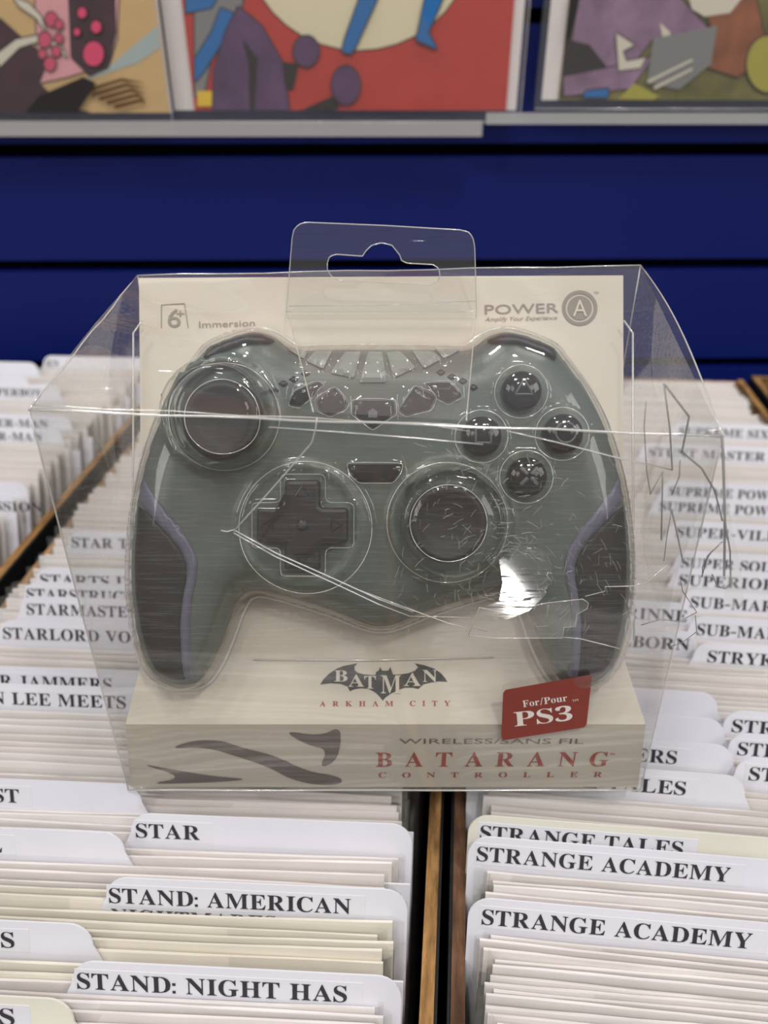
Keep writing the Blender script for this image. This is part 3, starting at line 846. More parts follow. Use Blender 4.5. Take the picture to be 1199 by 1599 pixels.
# face buttons
for x, y, sym in ((813, 612, 't'), (751, 682, 's'), (877, 678, 'o'), (821, 745, 'x')):
    z = H(x, y); k = (D_SEAM - z) / F_PX; r = 31 * k
    b = MB(); b.lathe([(r*1.02, -.002), (r, .0016), (r*.93, .0030), (r*.75, .0041), (r*.5, .0048), (r*.25, .0051), (.0001, .0052)], 40)
    o = b.build('face_button', M['button'], root_c, True); o.location = Vector((*uv(x, y, z), z))
    zt = lambda rr: .0053 - .0012 * (rr / (r * .75)) ** 2
    b = MB(); q = r * .5
    def seg(p0, p1, wd=.00045):
        p0, p1 = Vector(p0), Vector(p1); n_ = 8
        b.tube([Vector((*(p0.lerp(p1, i / n_)), zt((p0.lerp(p1, i / n_)).length))) for i in range(n_ + 1)], wd, 5)
    if sym == 'x':
        for a in range(4):
            d = Vector((math.cos(R(45 + 90 * a)), math.sin(R(45 + 90 * a)))); seg(d * q * .25, d * q * 1.15, .0006)
    elif sym == 't':
        P3 = [Vector((q * math.cos(R(90 + 120 * i)), q * math.sin(R(90 + 120 * i)))) for i in range(3)]
        for i in range(3): seg(P3[i], P3[(i+1) % 3], .0003)
    elif sym == 's':
        P4 = [Vector((q * s1, q * s2)) * .75 for s1, s2 in ((-1,-1),(1,-1),(1,1),(-1,1))]
        for i in range(4): seg(P4[i], P4[(i+1) % 4], .0003)
    else:
        for i in range(16): seg(Vector((q*math.cos(i*math.pi/8), q*math.sin(i*math.pi/8))), Vector((q*math.cos((i+1)*math.pi/8), q*math.sin((i+1)*math.pi/8))), .0003)
    b.build('button_symbol', M['symbol'], o, True)
# centre buttons
patch('start_button', [(543,726),(627,726),(624,738),(613,752),(560,752),(548,741)], M['button'], .0020, step=.0009)
for px in ([(453,632),(462,614),(498,598),(504,603),(492,618),(470,634)], [(497,628),(523,608),(542,630),(537,640),(516,648),(499,640)],
           [(553,628),(614,628),(616,646),(582,670),(552,646)], [(624,640),(648,606),(678,622),(670,640),(634,648)], [(664,601),(700,600),(720,620),(700,629),(680,622)]):
    patch('menu_button', px, M['button'], .0018, step=.0009)
b = MB()
hm = [(573,644),(582,637),(591,644),(589,644),(589,652),(575,652),(575,644)]
b.poly([at(x, y, .0026) for x, y in hm][::-1])
b.build('home_symbol', M['symbol'], root_c)
for x, y in ((430,612),(444,601),(460,594),(478,585),(688,583),(705,590),(722,597),(738,607)):
    patch('indicator_light', [(x-8,y),(x,y-6),(x+8,y),(x,y+6)], M['pad'], .0003, step=.0009)

# ================================================================== THE PACKAGE
ZP = ZTAB + .0006
YF = (on_z(600, 1235, ZP)).y
YB = YF + .078
D_CARD = D_SEAM + .0066
root_p = empty('clear_package', Vector((0, (YF + YB) / 2, ZP)))
tag(root_p, 'battered clear plastic hang-tab package with cream insert holding the controller', 'package')
O = root_p.location.copy()
def L(P): return P - O
# --- cream insert: leaning back card, sloped shelf, front face
ins = MB()
cTL, cTR = L(on_d(217, 434, D_CARD)), L(on_d(973, 430, D_CARD))
cBL, cBR = L(on_d(222, 1029, D_CARD)), L(on_d(974, 1029, D_CARD))
YI = YF + .0012
fTL, fTR = L(on_y(196, 1131, YI)), L(on_y(1008, 1131, YI))
fBL, fBR = L(on_y(204, 1229, YI)), L(on_y(996, 1229, YI))
ins.poly([cBL, cBR, cTR, cTL])
bk = Vector((0, .0006, -.0002))
ins.poly([fTL, fTR, cBR, cBL])
ins.poly([fBL, fBR, fTR, fTL])
ins.poly([p + bk for p in (cTL, cTR, cBR, cBL)]); ins.poly([p + bk for p in (cBL, cBR, fTR, fTL)]); ins.poly([p + bk for p in (fTL, fTR, fBR, fBL)])
bl, br = Vector((cBL.x, cBL.y, fBL.z)), Vector((cBR.x, cBR.y, fBR.z))
ins.poly([fBL, fTL, cBL, bl]); ins.poly([fBR, br, cBR, fTR]); ins.poly([fBL, bl, br, fBR])
insert = ins.build('card_insert', M['card'], root_p)
# printing on the insert
n_slope = (fTR - fTL).cross(cBL - fTL).normalized()
def on_slope(x, y):
    r = ray(x, y); o = EYE - O
    return o + r * ((fTL - o).dot(n_slope) / r.dot(n_slope))
def front(x, y, dy=0): return L(on_y(x, y, YI - dy))
UPZ = Vector((0, 0, 1))
upS = (cBL - fTL).normalized()
upC = (cTL - cBL).normalized()
def cardp(x, y): return L(on_d(x, y, D_CARD - .0001))
def capd(pxh, D, c=1): return pxh * D / F_PX / c
lettering('printed_title', 'BATARANG', M['redink'], insert, front(587, 1197), front(948, 1196), UPZ, (front(600, 1175) - front(600, 1197)).z, gap=70)
lettering('printed_subtitle', 'WIRELESS/SANS FIL', M['greyink'], insert, front(623, 1161), front(911, 1161), UPZ, (front(600, 1153) - front(600, 1161)).z, serif=False, space=1.5)
lettering('printed_subtitle', 'CONTROLLER', M['redink'], insert, front(591, 1214), front(939, 1213), UPZ, (front(600, 1206) - front(600, 1214)).z, gap=190)
lettering('printed_mark', 'TM', M['redink'], insert, front(951, 1179), front(959, 1179), UPZ, .0010, serif=False)
lettering('printed_subtitle', 'ARKHAM CITY', M['redink'], insert, on_slope(499, 1103), on_slope(703, 1102), upS, (on_slope(600, 1095) - on_slope(600, 1103)).length, gap=110, space=160)
# emblem
def em(pts): return [(480 + x / 4.796, 1020 + y / 4.796) for x, y in pts]
bat = [(95,235),(120,195),(160,155),(210,120),(270,95),(375,75),(352,100),(352,125),(375,145),(420,158),(475,163),(508,162),(515,140),(535,128),(545,102),(556,128),(580,132),(608,128),(620,102),(630,130),(642,160),
       (700,158),(760,148),(805,130),(828,105),(803,75),(870,88),(950,115),(1000,150),(1030,185),(1047,215),(990,210),(930,218),(870,232),(830,268),(790,258),(730,258),(680,275),(620,305),(580,335),(563,355),(545,330),(510,295),(460,268),(400,262),(350,270),(318,285),(300,250),(250,230),(170,225)]
pts3 = [on_slope(x, y) + n_slope * .00012 for x, y in em(bat)]
b = MB(); b.poly(pts3); emb = b.build('printed_emblem', M['emblem'], insert)
wordpos = [('B', 200, 212, 128, 300), ('A', 305, 250, 160, 425), ('T', 425, 265, 170, 512), ('M', 550, 300, 165, 700), ('A', 722, 245, 148, 850), ('N', 862, 215, 125, 972)]
for ch, x0, yb_, yt, x1 in wordpos:
    (a, ), (c_, ), (t_, ) = em([(x0, yb_)]), em([(x1, yb_)]), em([(x0, yt)])
    lettering('emblem_letter', ch, M['card'], emb, on_slope(*a), on_slope(*c_), upS, (on_slope(*t_) - on_slope(*a)).length, lift=.0003)
# abstract grey brush sweeps at the left of the insert
for pts in ([(262,1170),(300,1156),(345,1156),(372,1166),(430,1180),(480,1205),(530,1212),(536,1224),(500,1227),(455,1218),(420,1198),(372,1182),(320,1166)],
            [(440,1140),(500,1150),(530,1134),(533,1160),(524,1190),(498,1200),(512,1170),(480,1164)],
            [(215,1192),(260,1200),(330,1212),(395,1217),(330,1222),(225,1225),(290,1214)],):
    pts = chaikin(pts, 2)
    b = MB(); b.poly([front(x, y, .00012) for x, y in pts][::-1]); b.build('printed_sweep', M['greyink'], insert)
# upper printing
lettering('printed_logo', 'POWER', M['faintink'], insert, cardp(757, 491), cardp(872, 488), upC, capd(15, D_CARD), serif=False, space=1.1)
lettering('printed_slogan', 'Amplify Your Experience', M['faintink'], insert, cardp(757, 502), cardp(870, 499), upC, capd(6.5, D_CARD), serif=False, shear=.3)
cA = cardp(905, 481); exC = (cTR - cTL).normalized(); nC_ = exC.cross(upC).normalized()
def ringp(r, a): return cA + (exC * math.cos(a) + upC * math.sin(a)) * capd(r, D_CARD) + nC_ * .0001
b = MB()
for i in range(48):
    a0, a1 = 2 * math.pi * i / 48, 2 * math.pi * (i + 1) / 48
    b.add([ringp(22, a0), ringp(27.5, a0), ringp(27.5, a1), ringp(22, a1)], [(0, 1, 2, 3)])
b.add([ringp(19, 2 * math.pi * i / 40) for i in range(40)], [tuple(range(40))])
lg = b.build('printed_logo', M['faintink'], insert)
lettering('logo_letter', 'A', M['card'], lg, cA + exC * capd(-11, D_CARD) - upC * capd(13, D_CARD), cA + exC * capd(11, D_CARD) - upC * capd(13, D_CARD), upC, capd(26, D_CARD), lift=.0003, serif=False)
lettering('printed_mark', 'TM', M['faintink'], insert, cardp(927, 459), cardp(934, 459), upC, .0007, serif=False)
lettering('printed_rating', '6', M['faintink'], insert, cardp(262, 511), cardp(282, 511), upC, capd(29, D_CARD), serif=False)
lettering('printed_rating', '+', M['faintink'], insert, cardp(275, 497), cardp(288, 497), upC, capd(14, D_CARD), serif=False)
b = MB()
for p, q_ in (((252,512),(252,476)), ((252,476),(288,474)), ((288,474),(294,512))):
    b.tube([cardp(*p), cardp(*q_)], .00014, 4)
b.build('printed_frame', M['faintink'], insert)
lettering('printed_brand', 'Immersion', M['faintink'], insert, cardp(311, 512), cardp(398, 509), upC, capd(10, D_CARD), serif=False)

# --- moulded clear tray over the controller
loopO = resample(offset(OUT, .0024), .0012); loopI = resample(offset(OUT, .0014), .0012)
ZFL = -.0048
def tray_h(P):
    s = sdf(P, OUT)
    q = 1 - np.clip((s + .0014) / .012, 0, 1)
    h = .0120 * np.sqrt(np.clip(1 - q * q, 0, 1))
    h = np.where(s < -.0012, ZFL, np.maximum(h, .0012))
    h = np.where(s >= -.0012, np.maximum(h, body_front(P) + .0010), h)
    for x, y, r, top in ((350, 652, 86, .0262), (700, 816, 94, .0262)):
        d = R2(P, x, y, r, .012)
        h = np.maximum(h, np.where(d < 1.12, .010 + (top - .010) * sstep((1.06 - d) / .30) + .0006 * sstep((.62 - d) / .05), -1))
    d = R2(P, 478, 824, 104, .012)
    h = np.where(d < 1.05, h + .0018 * sstep((1.04 - d) / .06), h)
    k = (D_SEAM - .012) / F_PX
    c = np.array(uv(474, 820, .014)); dx, dy = np.abs(np.atleast_2d(P) - c).T
    l, w_ = 77 * k, 33 * k
    ins_ = np.maximum(np.minimum(l - dx, w_ - dy), np.minimum(w_ - dx, l - dy))
    h = np.where(ins_ > -.0008, h + .0032 * sstep((ins_ + .0008) / .0014), h)
    for x, y in ((813, 612), (751, 682), (877, 678), (821, 745)):
        d = R2(P, x, y, 40, .012)
        h = np.where(d < 1.1, h + .0056 * np.sqrt(np.clip(1 - np.clip(d / 1.05, 0, 1) ** 3, 0, 1)), h)
    for x, y, rx, ry in ((585, 739, 46, 18), (480, 616, 28, 20), (518, 628, 26, 22), (583, 648, 34, 26), (652, 628, 28, 24), (692, 613, 28, 18)):
        c = np.array(uv(x, y, .012)); dd = np.atleast_2d(P) - c
        d = ((np.abs(dd[:, 0]) / (rx * k)) ** 3 + (np.abs(dd[:, 1]) / (ry * k)) ** 3) ** (1 / 3)
        h = np.where(d < 1.1, h + .0024 * sstep((1.08 - d) / .22), h)
    # ribs over the fan of slats
    U = np.atleast_2d(P)
    for x0, y0, x1, y1 in ((484, 537, 472, 560), (523, 540, 512, 575), (565, 540, 556, 590), (598, 540, 606, 592), (640, 540, 654, 575), (680, 540, 694, 558)):
        a = np.array(uv(x0, y0, .012)); b_ = np.array(uv(x1, y1, .012)); e = b_ - a
        t = np.clip(((U - a) @ e) / (e @ e), 0, 1)
        d = np.linalg.norm(U - a - t[:, None] * e, axis=1)
        h = np.where((s > -.0012), h + .0020 * np.exp(-(d / .0009) ** 2), h)
    return h
V, F = triangulate([loopO, loopI], .00085)
ht = tray_h(V)
Mc = root_c.matrix_basis if False else (Matrix.Translation(root_c.location) @ Matrix.Rotation(R(90) - PITCH, 4, 'X'))
toP = Matrix.Translation(-O) @ Mc
tb = MB(); tb.add([toP @ Vector((x, y, z)) for (x, y), z in zip(V, ht)], F)
tray = tb.build('moulded_tray', M['tray'], root_p, True)
# rim of the tray: bright pressed edge round the controller, and the edges of the domes
def rim(name, P2, z, r, parent=tray):
    b = MB(); pts = [toP @ Vector((x, y, z)) for x, y in P2]; pts.append(pts[0])
    b.tube(pts, r, 6); return b.build(name, M['edge'], parent, True)
rim('tray_rim', resample(offset(OUT, .0023), .002), ZFL + .0006, .00042)
fl = MB()
def gridquad(mb, A, B, C_, D_, nu, nv, f=None):
    vs = []
    for j in range(nv + 1):
        for i in range(nu + 1):
            s, t = i / nu, j / nv
            p = A.lerp(B, s).lerp(D_.lerp(C_, s), t)
            if f: p = p + f(s, t)
            vs.append(p)
    mb.add(vs, [(j*(nu+1)+i, j*(nu+1)+i+1, (j+1)*(nu+1)+i+1, (j+1)*(nu+1)+i) for j in range(nv) for i in range(nu)])
for x, y, r, h in ((352, 651, 84, .0125), (347, 651, 58, .0262), (698, 816, 94, .0125), (700, 817, 60, .0262), (478, 824, 103, .0118), (813, 612, 41, .0128), (751, 682, 41, .0128), (877, 678, 41, .0128), (821, 745, 41, .0128)):
    P2 = [uv(x + r * math.cos(2 * math.pi * i / 60), y + r * math.sin(2 * math.pi * i / 60), h) for i in range(60)]
    hh = tray_h(np.array(P2))
    bb = MB(); pts = [toP @ Vector((*p, z + .0001)) for p, z in zip(P2, hh)]; bb.tube(pts + pts[:1], .00013, 5); bb.build('dome_ring', M['edge'], tray, True)
def tray_line(px, h, r=.0001, name='crease_highlight'):  # pale lines stand in for highlights on the moulded outlines
    P2 = resample(np.array([uv(x, y, h) for x, y in px]), .0006)
    hh = tray_h(P2); bb = MB(); pts = [toP @ Vector((*p, z + .0001)) for p, z in zip(P2, hh)]; bb.tube(pts + pts[:1], r, 5)
    bb.build(name, M['edge'], tray, True)
a_, b_ = 79, 35
tray_line(rounded([(474-b_,820-a_),(474+b_,820-a_),(474+b_,820-b_),(474+a_,820-b_),(474+a_,820+b_),(474+b_,820+b_),(474+b_,820+a_),(474-b_,820+a_),(474-b_,820+b_),(474-a_,820+b_),(474-a_,820-b_),(474-b_,820-b_)], 10), .013)
tray_line(rounded([(541,723),(630,723),(626,740),(614,755),(560,755),(546,742)], 6), .012)
for px in ([(449,634),(460,612),(500,594),(508,602),(494,620),(470,638)], [(493,628),(523,603),(546,630),(540,643),(516,652),(496,644)],
           [(549,624),(618,624),(620,648),(582,674),(548,648)], [(620,642),(648,601),(682,622),(673,643),(634,652)], [(661,598),(700,596),(724,620),(701,633),(680,626)]):
    tray_line(rounded(px, 5), .012)
tv = MB()
for xx in (988, 208):
    tv.tube([L(on_d(xx - (14 if xx > 600 else -14), 500, D_SEAM + .003)), L(on_d(xx, 520, D_SEAM + .003)), L(on_d(xx, 700, D_SEAM + .003)), L(on_d(xx + (2 if xx > 600 else -2), 1000, D_SEAM + .003))], .0003, 6)
tv.build('tray_side_highlight', M['edge'], tray, True)  # pale tubes drawn for the highlight down the tray's side walls
# shelf-to-tray fold lines
tl = MB()
tl.tube([on_slope(396, 1030) + n_slope * .0006, on_slope(580, 1031) + n_slope * .0008, on_slope(770, 1026) + n_slope * .0006], .00025, 5)
tl.build('tray_fold', M['edge'], tray, True)

# --- clear outer shell
YS = YF
def fp(x, y, dy=0): return L(on_y(x, y, YS + dy))
bTL, bTR = L(on_y(215, 430, YB)), L(on_y(1000, 414, YB))
zt0 = fBL.z
FTL, FTR, FBL, FBR = fp(45, 640), fp(1128, 681), fp(200, 1234), fp(1000, 1234)
bBL, bBR = Vector((FBL.x + .002, bTL.y, FBL.z)), Vector((FBR.x - .002, bTR.y, FBR.z))
def rip(amp, sx, sy, ph): return lambda s, t: amp * (math.sin(sx * s * 6 + 2 * math.sin(sy * t * 3 + ph)) + .6 * math.sin(sy * t * 9 + sx * s * 4 + ph * 2)) * (16 * s * (1 - s) * t * (1 - t)) ** .5
r1, r2, r3 = rip(.0005, 1.2, 1, .3), rip(.0011, 1.5, 1.2, 1.1), rip(.0012, 1, 1.4, 2.2)
def bulge(s, t):
    """front face of the shell, s right, t up: the right edge is pushed in below the middle"""
    k = max(0, (s - .80) / .20)
    yy = 1 - t
    off = 0
    ymid = math.exp(-((t - .62) / .22) ** 2)
    return Vector((-.0035 * k * k * ymid, r1(s, t), 0))
sh = MB(); gridquad(sh, FBL, FBR, FTR, FTL, 60, 40, bulge)
sh.build('shell_front', M['shell'], root_p, True)
sh = MB(); gridquad(sh, FTL, FTR, bTR, bTL, 60, 40, lambda s, t: Vector((0, 0, r2(s, t) + .0011 * math.sin(26 * t + 30 * s) * max(0, 1 - s / .3) * 4 * t * (1 - t) + (.0035 * math.sin(math.pi * t) * (max(0, (s - .7) / .3) ** 2 )))))
sh.build('shell_top', M['shelltop'], root_p, True)
sh = MB(); gridquad(sh, FBL, bBL, bTL, FTL, 24, 40, lambda s, t: Vector((r3(s, t) - .001 * math.sin(math.pi * s) * t, 0, 0)))
sh.build('shell_side', M['shell'], root_p, True)
def side_r(s, t): return Vector((r3(t, s) * 1.2 - .004 * math.sin(math.pi * s) * math.exp(-((t - .6) / .2) ** 2), 0, 0))
sh = MB(); gridquad(sh, FBR, bBR, bTR, FTR, 24, 40, side_r)
sh.build('shell_side', M['shell'], root_p, True)
sh = MB(); gridquad(sh, bBL, bBR, bTR, bTL, 4, 4); sh.build('shell_back', M['shell'], root_p, True)
sh = MB(); gridquad(sh, FBL, FBR, bBR, bBL, 4, 4); sh.build('shell_bottom', M['shell'], root_p, True)
eb = MB()
def wob(A, B, n=14, a=.0003, ph=0): return [A.lerp(B, i / n) + Vector((0, 0, a * math.sin(i * 1.7 + ph))) * (0 < i < n) for i in range(n + 1)]
ER = .0003
eb.tube(wob(FTL, FTR, 16, .0002), ER)
eb.tube(wob(FTL + Vector((0, .0016, .0004)), FTR + Vector((-.03, .0016, .0004)), 16, .0002, 1), .00016)
eb.tube(wob(FBL, FTL, 10, .0001), .00022); eb.tube(wob(FBR, FTR, 10, .0001), .0002)
eb.tube(wob(FBL, FBR, 10, .0001), .0003)
eb.tube(wob(bTL, bTR, 12, .0002), .0002); eb.tube(wob(FTL, bTL, 10, .0003), .0002); eb.tube([FTR.lerp(bTR, t) + Vector((0, 0, .0035 * math.sin(math.pi * t))) for t in [i / 14 for i in range(15)]], .0002)
eb.tube(wob(bTL, bBL, 6, 0), .0002); eb.tube(wob(bTR, bBR, 6, 0), .0002)
eb.build('fold_edge', M['edge'], root_p, True)
# cracks and tears
def crack(pts, r=.00018, dy=-.0003, src=fp):
    left = pts[0][0] < 1000
    ck = MB(); ck.tube([src(x, y) + Vector((0, dy, 0)) for x, y in pts], r, 5)
    ck.build('crack_line' if left else 'torn_edge', M['edge' if left else 'tear'], root_p, True)
crack([(495,651),(493,668),(487,690),(440,745),(400,790),(365,828)], .00022)
crack([(345,827),(355,829),(365,826),(430,862),(520,902),(590,934),(645,954)], .00022)
crack([(365,831),(430,868),(520,909),(590,942),(640,961)], .0002)
crack([(560,920),(640,950),(700,972),(760,985)], .00014)
crack([(640,961),(690,962),(735,963)], .00012)
crack([(420,666),(560,676),(660,684),(700,688),(754,693)], .00018)
crack([(791,672),(870,690),(960,713),(1049,733)], .00018)
crack([(683,665),(730,672)], .0001)
crack([(880,994),(905,996),(949,1007),(968,1012)], .00013)
crack([(913,930),(944,922),(944,915),(986,914),(1010,907),(1042,880)], .00016)
crack([(1062,905),(1065,922),(1087,955),(1060,969),(1030,966),(1000,975)], .00014)
crack([(1085,960),(1087,985),(1065,1002),(1042,1010)], .00012)
crack([(1048,795),(1059,844),(1066,878)], .0002); crack([(1048,795),(1040,840),(1036,875)], .00012)
crack([(1034,736),(1033,790),(1032,842)], .00018); crack([(1034,736),(1022,757),(1014,772)], .0001)
crack([(1061,718),(1060,743),(1048,772)], .00014)
crack([(1036,598),(1045,668),(1049,733)], .00018)
crack([(1008,627),(1005,665),(1009,735),(1015,770)], .00012)
crack([(1038,601),(1075,650),(1072,666),(1064,705),(1095,731),(1115,765),(1127,812)], .00024)
crack([(1127,680),(1129,740),(1131,810),(1130,898)], .00034)
crack([(1127,845),(1104,867),(1095,900)], .00018)
crack([(1110,860),(1096,885),(1096,900)], .00015)
crack([(1111,896),(1120,915),(1132,918),(1140,910),(1139,860),(1131,812)], .00022)

tf = MB(); tf.poly([fp(x, y) + Vector((0, -.0006 - .00004 * max(0, y - 700) , 0)) for x, y in ((1064,705),(1072,666),(1128,680),(1131,810),(1139,860),(1139,910),(1120,915),(1111,896),(1127,845),(1115,765),(1095,731))][::-1])
tf.build('torn_flap', M['tape'], root_p)
tp = MB()
tape = [(731,990),(748,946),(792,955),(810,948),(854,939),(909,933),(918,939),(916,948),(900,957),(898,976),(880,977),(878,994),(773,994)]
tp.poly([fp(x, y) + Vector((0, -.0006, 0)) for x, y in tape][::-1])
t_ = tp.build('tape_piece', M['tape'], root_p); t_['label'] = 'torn strip of clear tape'
te = MB(); pts = [fp(x, y) + Vector((0, -.0006, 0)) for x, y in tape]; te.tube(pts + pts[:1], .00013, 5); te.build('tape_edge', M['edge'], t_, True)
# added clear patch beside the tape, tilted to mirror the lamp as a highlight
ctr = fp(798, 925)
wc = ctr + O
nrm = ((LAMP_A - wc).normalized() + (EYE - wc).normalized()).normalized()
tx = Vector((1, 0, 0)); tx = (tx - nrm * tx.dot(nrm)).normalized(); ty = nrm.cross(tx)
cu = MB()
poly = [(738,962),(748,945),(778,934),(784,905),(778,870),(806,846),(846,852),(862,886),(850,925),(826,948),(792,962),(760,966)]
Pp = []
for x, y in poly:
    r = ray(x, y); o = EYE - O
    p = o + r * ((ctr - o).dot(nrm) / r.dot(nrm)); Pp.append(((p - ctr).dot(tx), (p - ctr).dot(ty)))
Pp = resample(np.array(Pp), .0012)
if (Pp[:, 0] * np.roll(Pp[:, 1], -1) - np.roll(Pp[:, 0], -1) * Pp[:, 1]).sum() < 0: Pp = Pp[::-1]
Vv, Ff = triangulate([Pp], .0012)
cu.add([ctr + tx * x + ty * y - nrm * (2.2 * x * x + 1.2 * y * y + 2.6 * x * y) + Vector((0, -.0012, 0)) for x, y in Vv], Ff)
cu.build('glint_patch', M['glint'], root_p, True)
scr = MB(); rs = random.Random(5)  # scratches; most circle the highlight and draw in its glow
for i in range(330):
    if i < 230:
        a, d = rs.uniform(0, 6.283), 40 + 150 * rs.random() ** 1.3
        x, y = 800 + d * math.cos(a), 915 + d * .95 * math.sin(a) - 20
        o = a + math.pi / 2 + rs.gauss(0, .5)
    else:
        x, y, o = rs.uniform(620, 960), rs.uniform(690, 900), rs.uniform(0, 6.283)
    if y > 985: continue
    l = rs.uniform(5, 22)
    q = [fp(x + l * t * math.cos(o) - 3 * t * t * math.sin(o), y + l * t * math.sin(o) + 3 * t * t * math.cos(o)) + Vector((0, -.0012, 0)) for t in (-.5, 0, .5)]
    scr.tube(q, rs.uniform(.000025, .00005), 3)
scr.build('scratch_halo', M['edge'], root_p)
# hang tab: folded flap on the top, upright tongue with a slot
YT = YF + .0655
def hp(x, y): return L(on_y(x, y, YT))
def hang_outline():
    return [(447,487),(456,372),(459,358),(467,350),(478,347),(600,352),(718,359),(731,362),(738,370),(741,384),(744,486)]
slot = [(511,411),(514,401),(524,397),(566,400),(570,393),(580,383),(596,379),(612,383),(624,398),(627,407),(636,411),(676,413),(685,419),(687,430),(683,440),(672,445),(600,441),(530,438),(517,431),(511,421)]
b1 = np.array([hp(x, y)[:] for x, y in hang_outline()]); s1 = np.array([hp(x, y)[:] for x, y in slot])
o2 = resample(b1[:, [0, 2]], .0012); s2 = resample(s1[:, [0, 2]], .0008)
if (o2[:, 0] * np.roll(o2[:, 1], -1) - np.roll(o2[:, 0], -1) * o2[:, 1]).sum() < 0: o2 = o2[::-1]
Vh, Fh = triangulate([o2, s2], .0016)
cen = np.array([Vh[list(f)].mean(0) for f in Fh]); keep = sdf(cen, s2) < 0
Fh = [f for f, k in zip(Fh, keep) if k]
yT = YT - O.y
hb_ = MB(); hb_.add([Vector((x, yT, z)) for x, z in Vh], Fh)
hang = hb_.build('hang_tab', M['shell'], root_p)
he = MB()
pts = [Vector((x, yT, z)) for x, z in o2]; he.tube(pts + pts[:1], .00017, 5)
pts = [Vector((x, yT, z)) for x, z in s2]; he.tube(pts + pts[:1], .00017, 5)
he.tube([hp(451, 478), hp(600, 476), hp(742, 470)], .00015, 5)
he.build('tab_edge', M['edge'], hang, True)
fA, fB = hp(447, 487), hp(744, 486); fC, fD = fp(728, 663) + Vector((0, .0005, .0008)), fp(489, 650) + Vector((0, .0005, .0008))
fb = MB(); gridquad(fb, fD, fC, fB, fA, 12, 10, lambda s, t: Vector((0, 0, .0009 * math.sin(math.pi * t))))
flap = fb.build('tab_flap', M['flap'], root_p, True)
fe = MB(); fe.tube([fA.lerp(fD, i / 8) + Vector((0, 0, .0009 * math.sin(math.pi * i / 8))) for i in range(9)], .00015, 5)
fe.tube([fB.lerp(fC, i / 8) + Vector((0, 0, .0009 * math.sin(math.pi * i / 8))) for i in range(9)], .00018, 5); fe.build('flap_edge', M['edge'], flap, True)
# red sticker on the front
st = MB()
sk = [(789,1074),(919,1051),(923,1055),(915,1128),(911,1133),(786,1153),(782,1149),(785,1079)]
st.poly([fp(x, y) + Vector((0, -.0007, 0)) for x, y in sk][::-1])
stk = st.build('platform_sticker', M['sticker'], root_p); stk['label'] = 'brick red slanted sticker'
def sp_(x, y): return fp(x, y) + Vector((0, -.0007, 0))
lettering('sticker_text', 'For/Pour', M['white'], stk, sp_(816, 1101), sp_(885, 1091), UPZ, .0026)
lettering('sticker_text', 'PS3', M['white'], stk, sp_(803, 1131), sp_(893, 1121), UPZ, .0058)
lettering('sticker_text', 'TM', M['white'], stk, sp_(893, 1093), sp_(902, 1091), UPZ, .0009, serif=False)
# ================================================================== COMICS ON THE WALL (plain abstract covers)
A = dict(
    sand=mat('print_sand', S(205, 172, 120), .5, .3, var=.06, vscale=60), pink=mat('print_pink', S(205, 80, 110), .5, .3), palepink=mat('print_pale_pink', S(222, 160, 165), .5, .3),
    maroon=mat('print_maroon', S(62, 30, 44), .5, .3, var=.3, vscale=80), offwhite=mat('print_off_white', S(214, 206, 190), .5, .3), red=mat('print_red', S(184, 62, 54), .5, .3, var=.05, vscale=50),
    cream2=mat('print_cream', S(222, 212, 180), .5, .3), purple=mat('print_purple', S(92, 66, 100), .5, .3, var=.25, vscale=60), blue2=mat('print_blue', S(40, 108, 172), .5, .3),
    greyp=mat('print_grey', S(130, 130, 130), .5, .3), yellow=mat('print_yellow', S(226, 190, 60), .5, .3), olive=mat('print_olive', S(110, 105, 60), .5, .3, var=.5, vscale=45),
    lilac=mat('print_lilac', S(140, 112, 138), .5, .3, var=.3, vscale=60), orange=mat('print_brown', S(140, 84, 56), .5, .3, var=.35, vscale=60), dark=mat('print_dark', S(44, 40, 40), .5, .3),
    green=mat('print_green', S(168, 160, 70), .5, .3), inkbrown=mat('print_ink_brown', S(90, 62, 40), .5, .3), ice=mat('print_ice', S(168, 182, 182), .5, .3))
AN = list(A)
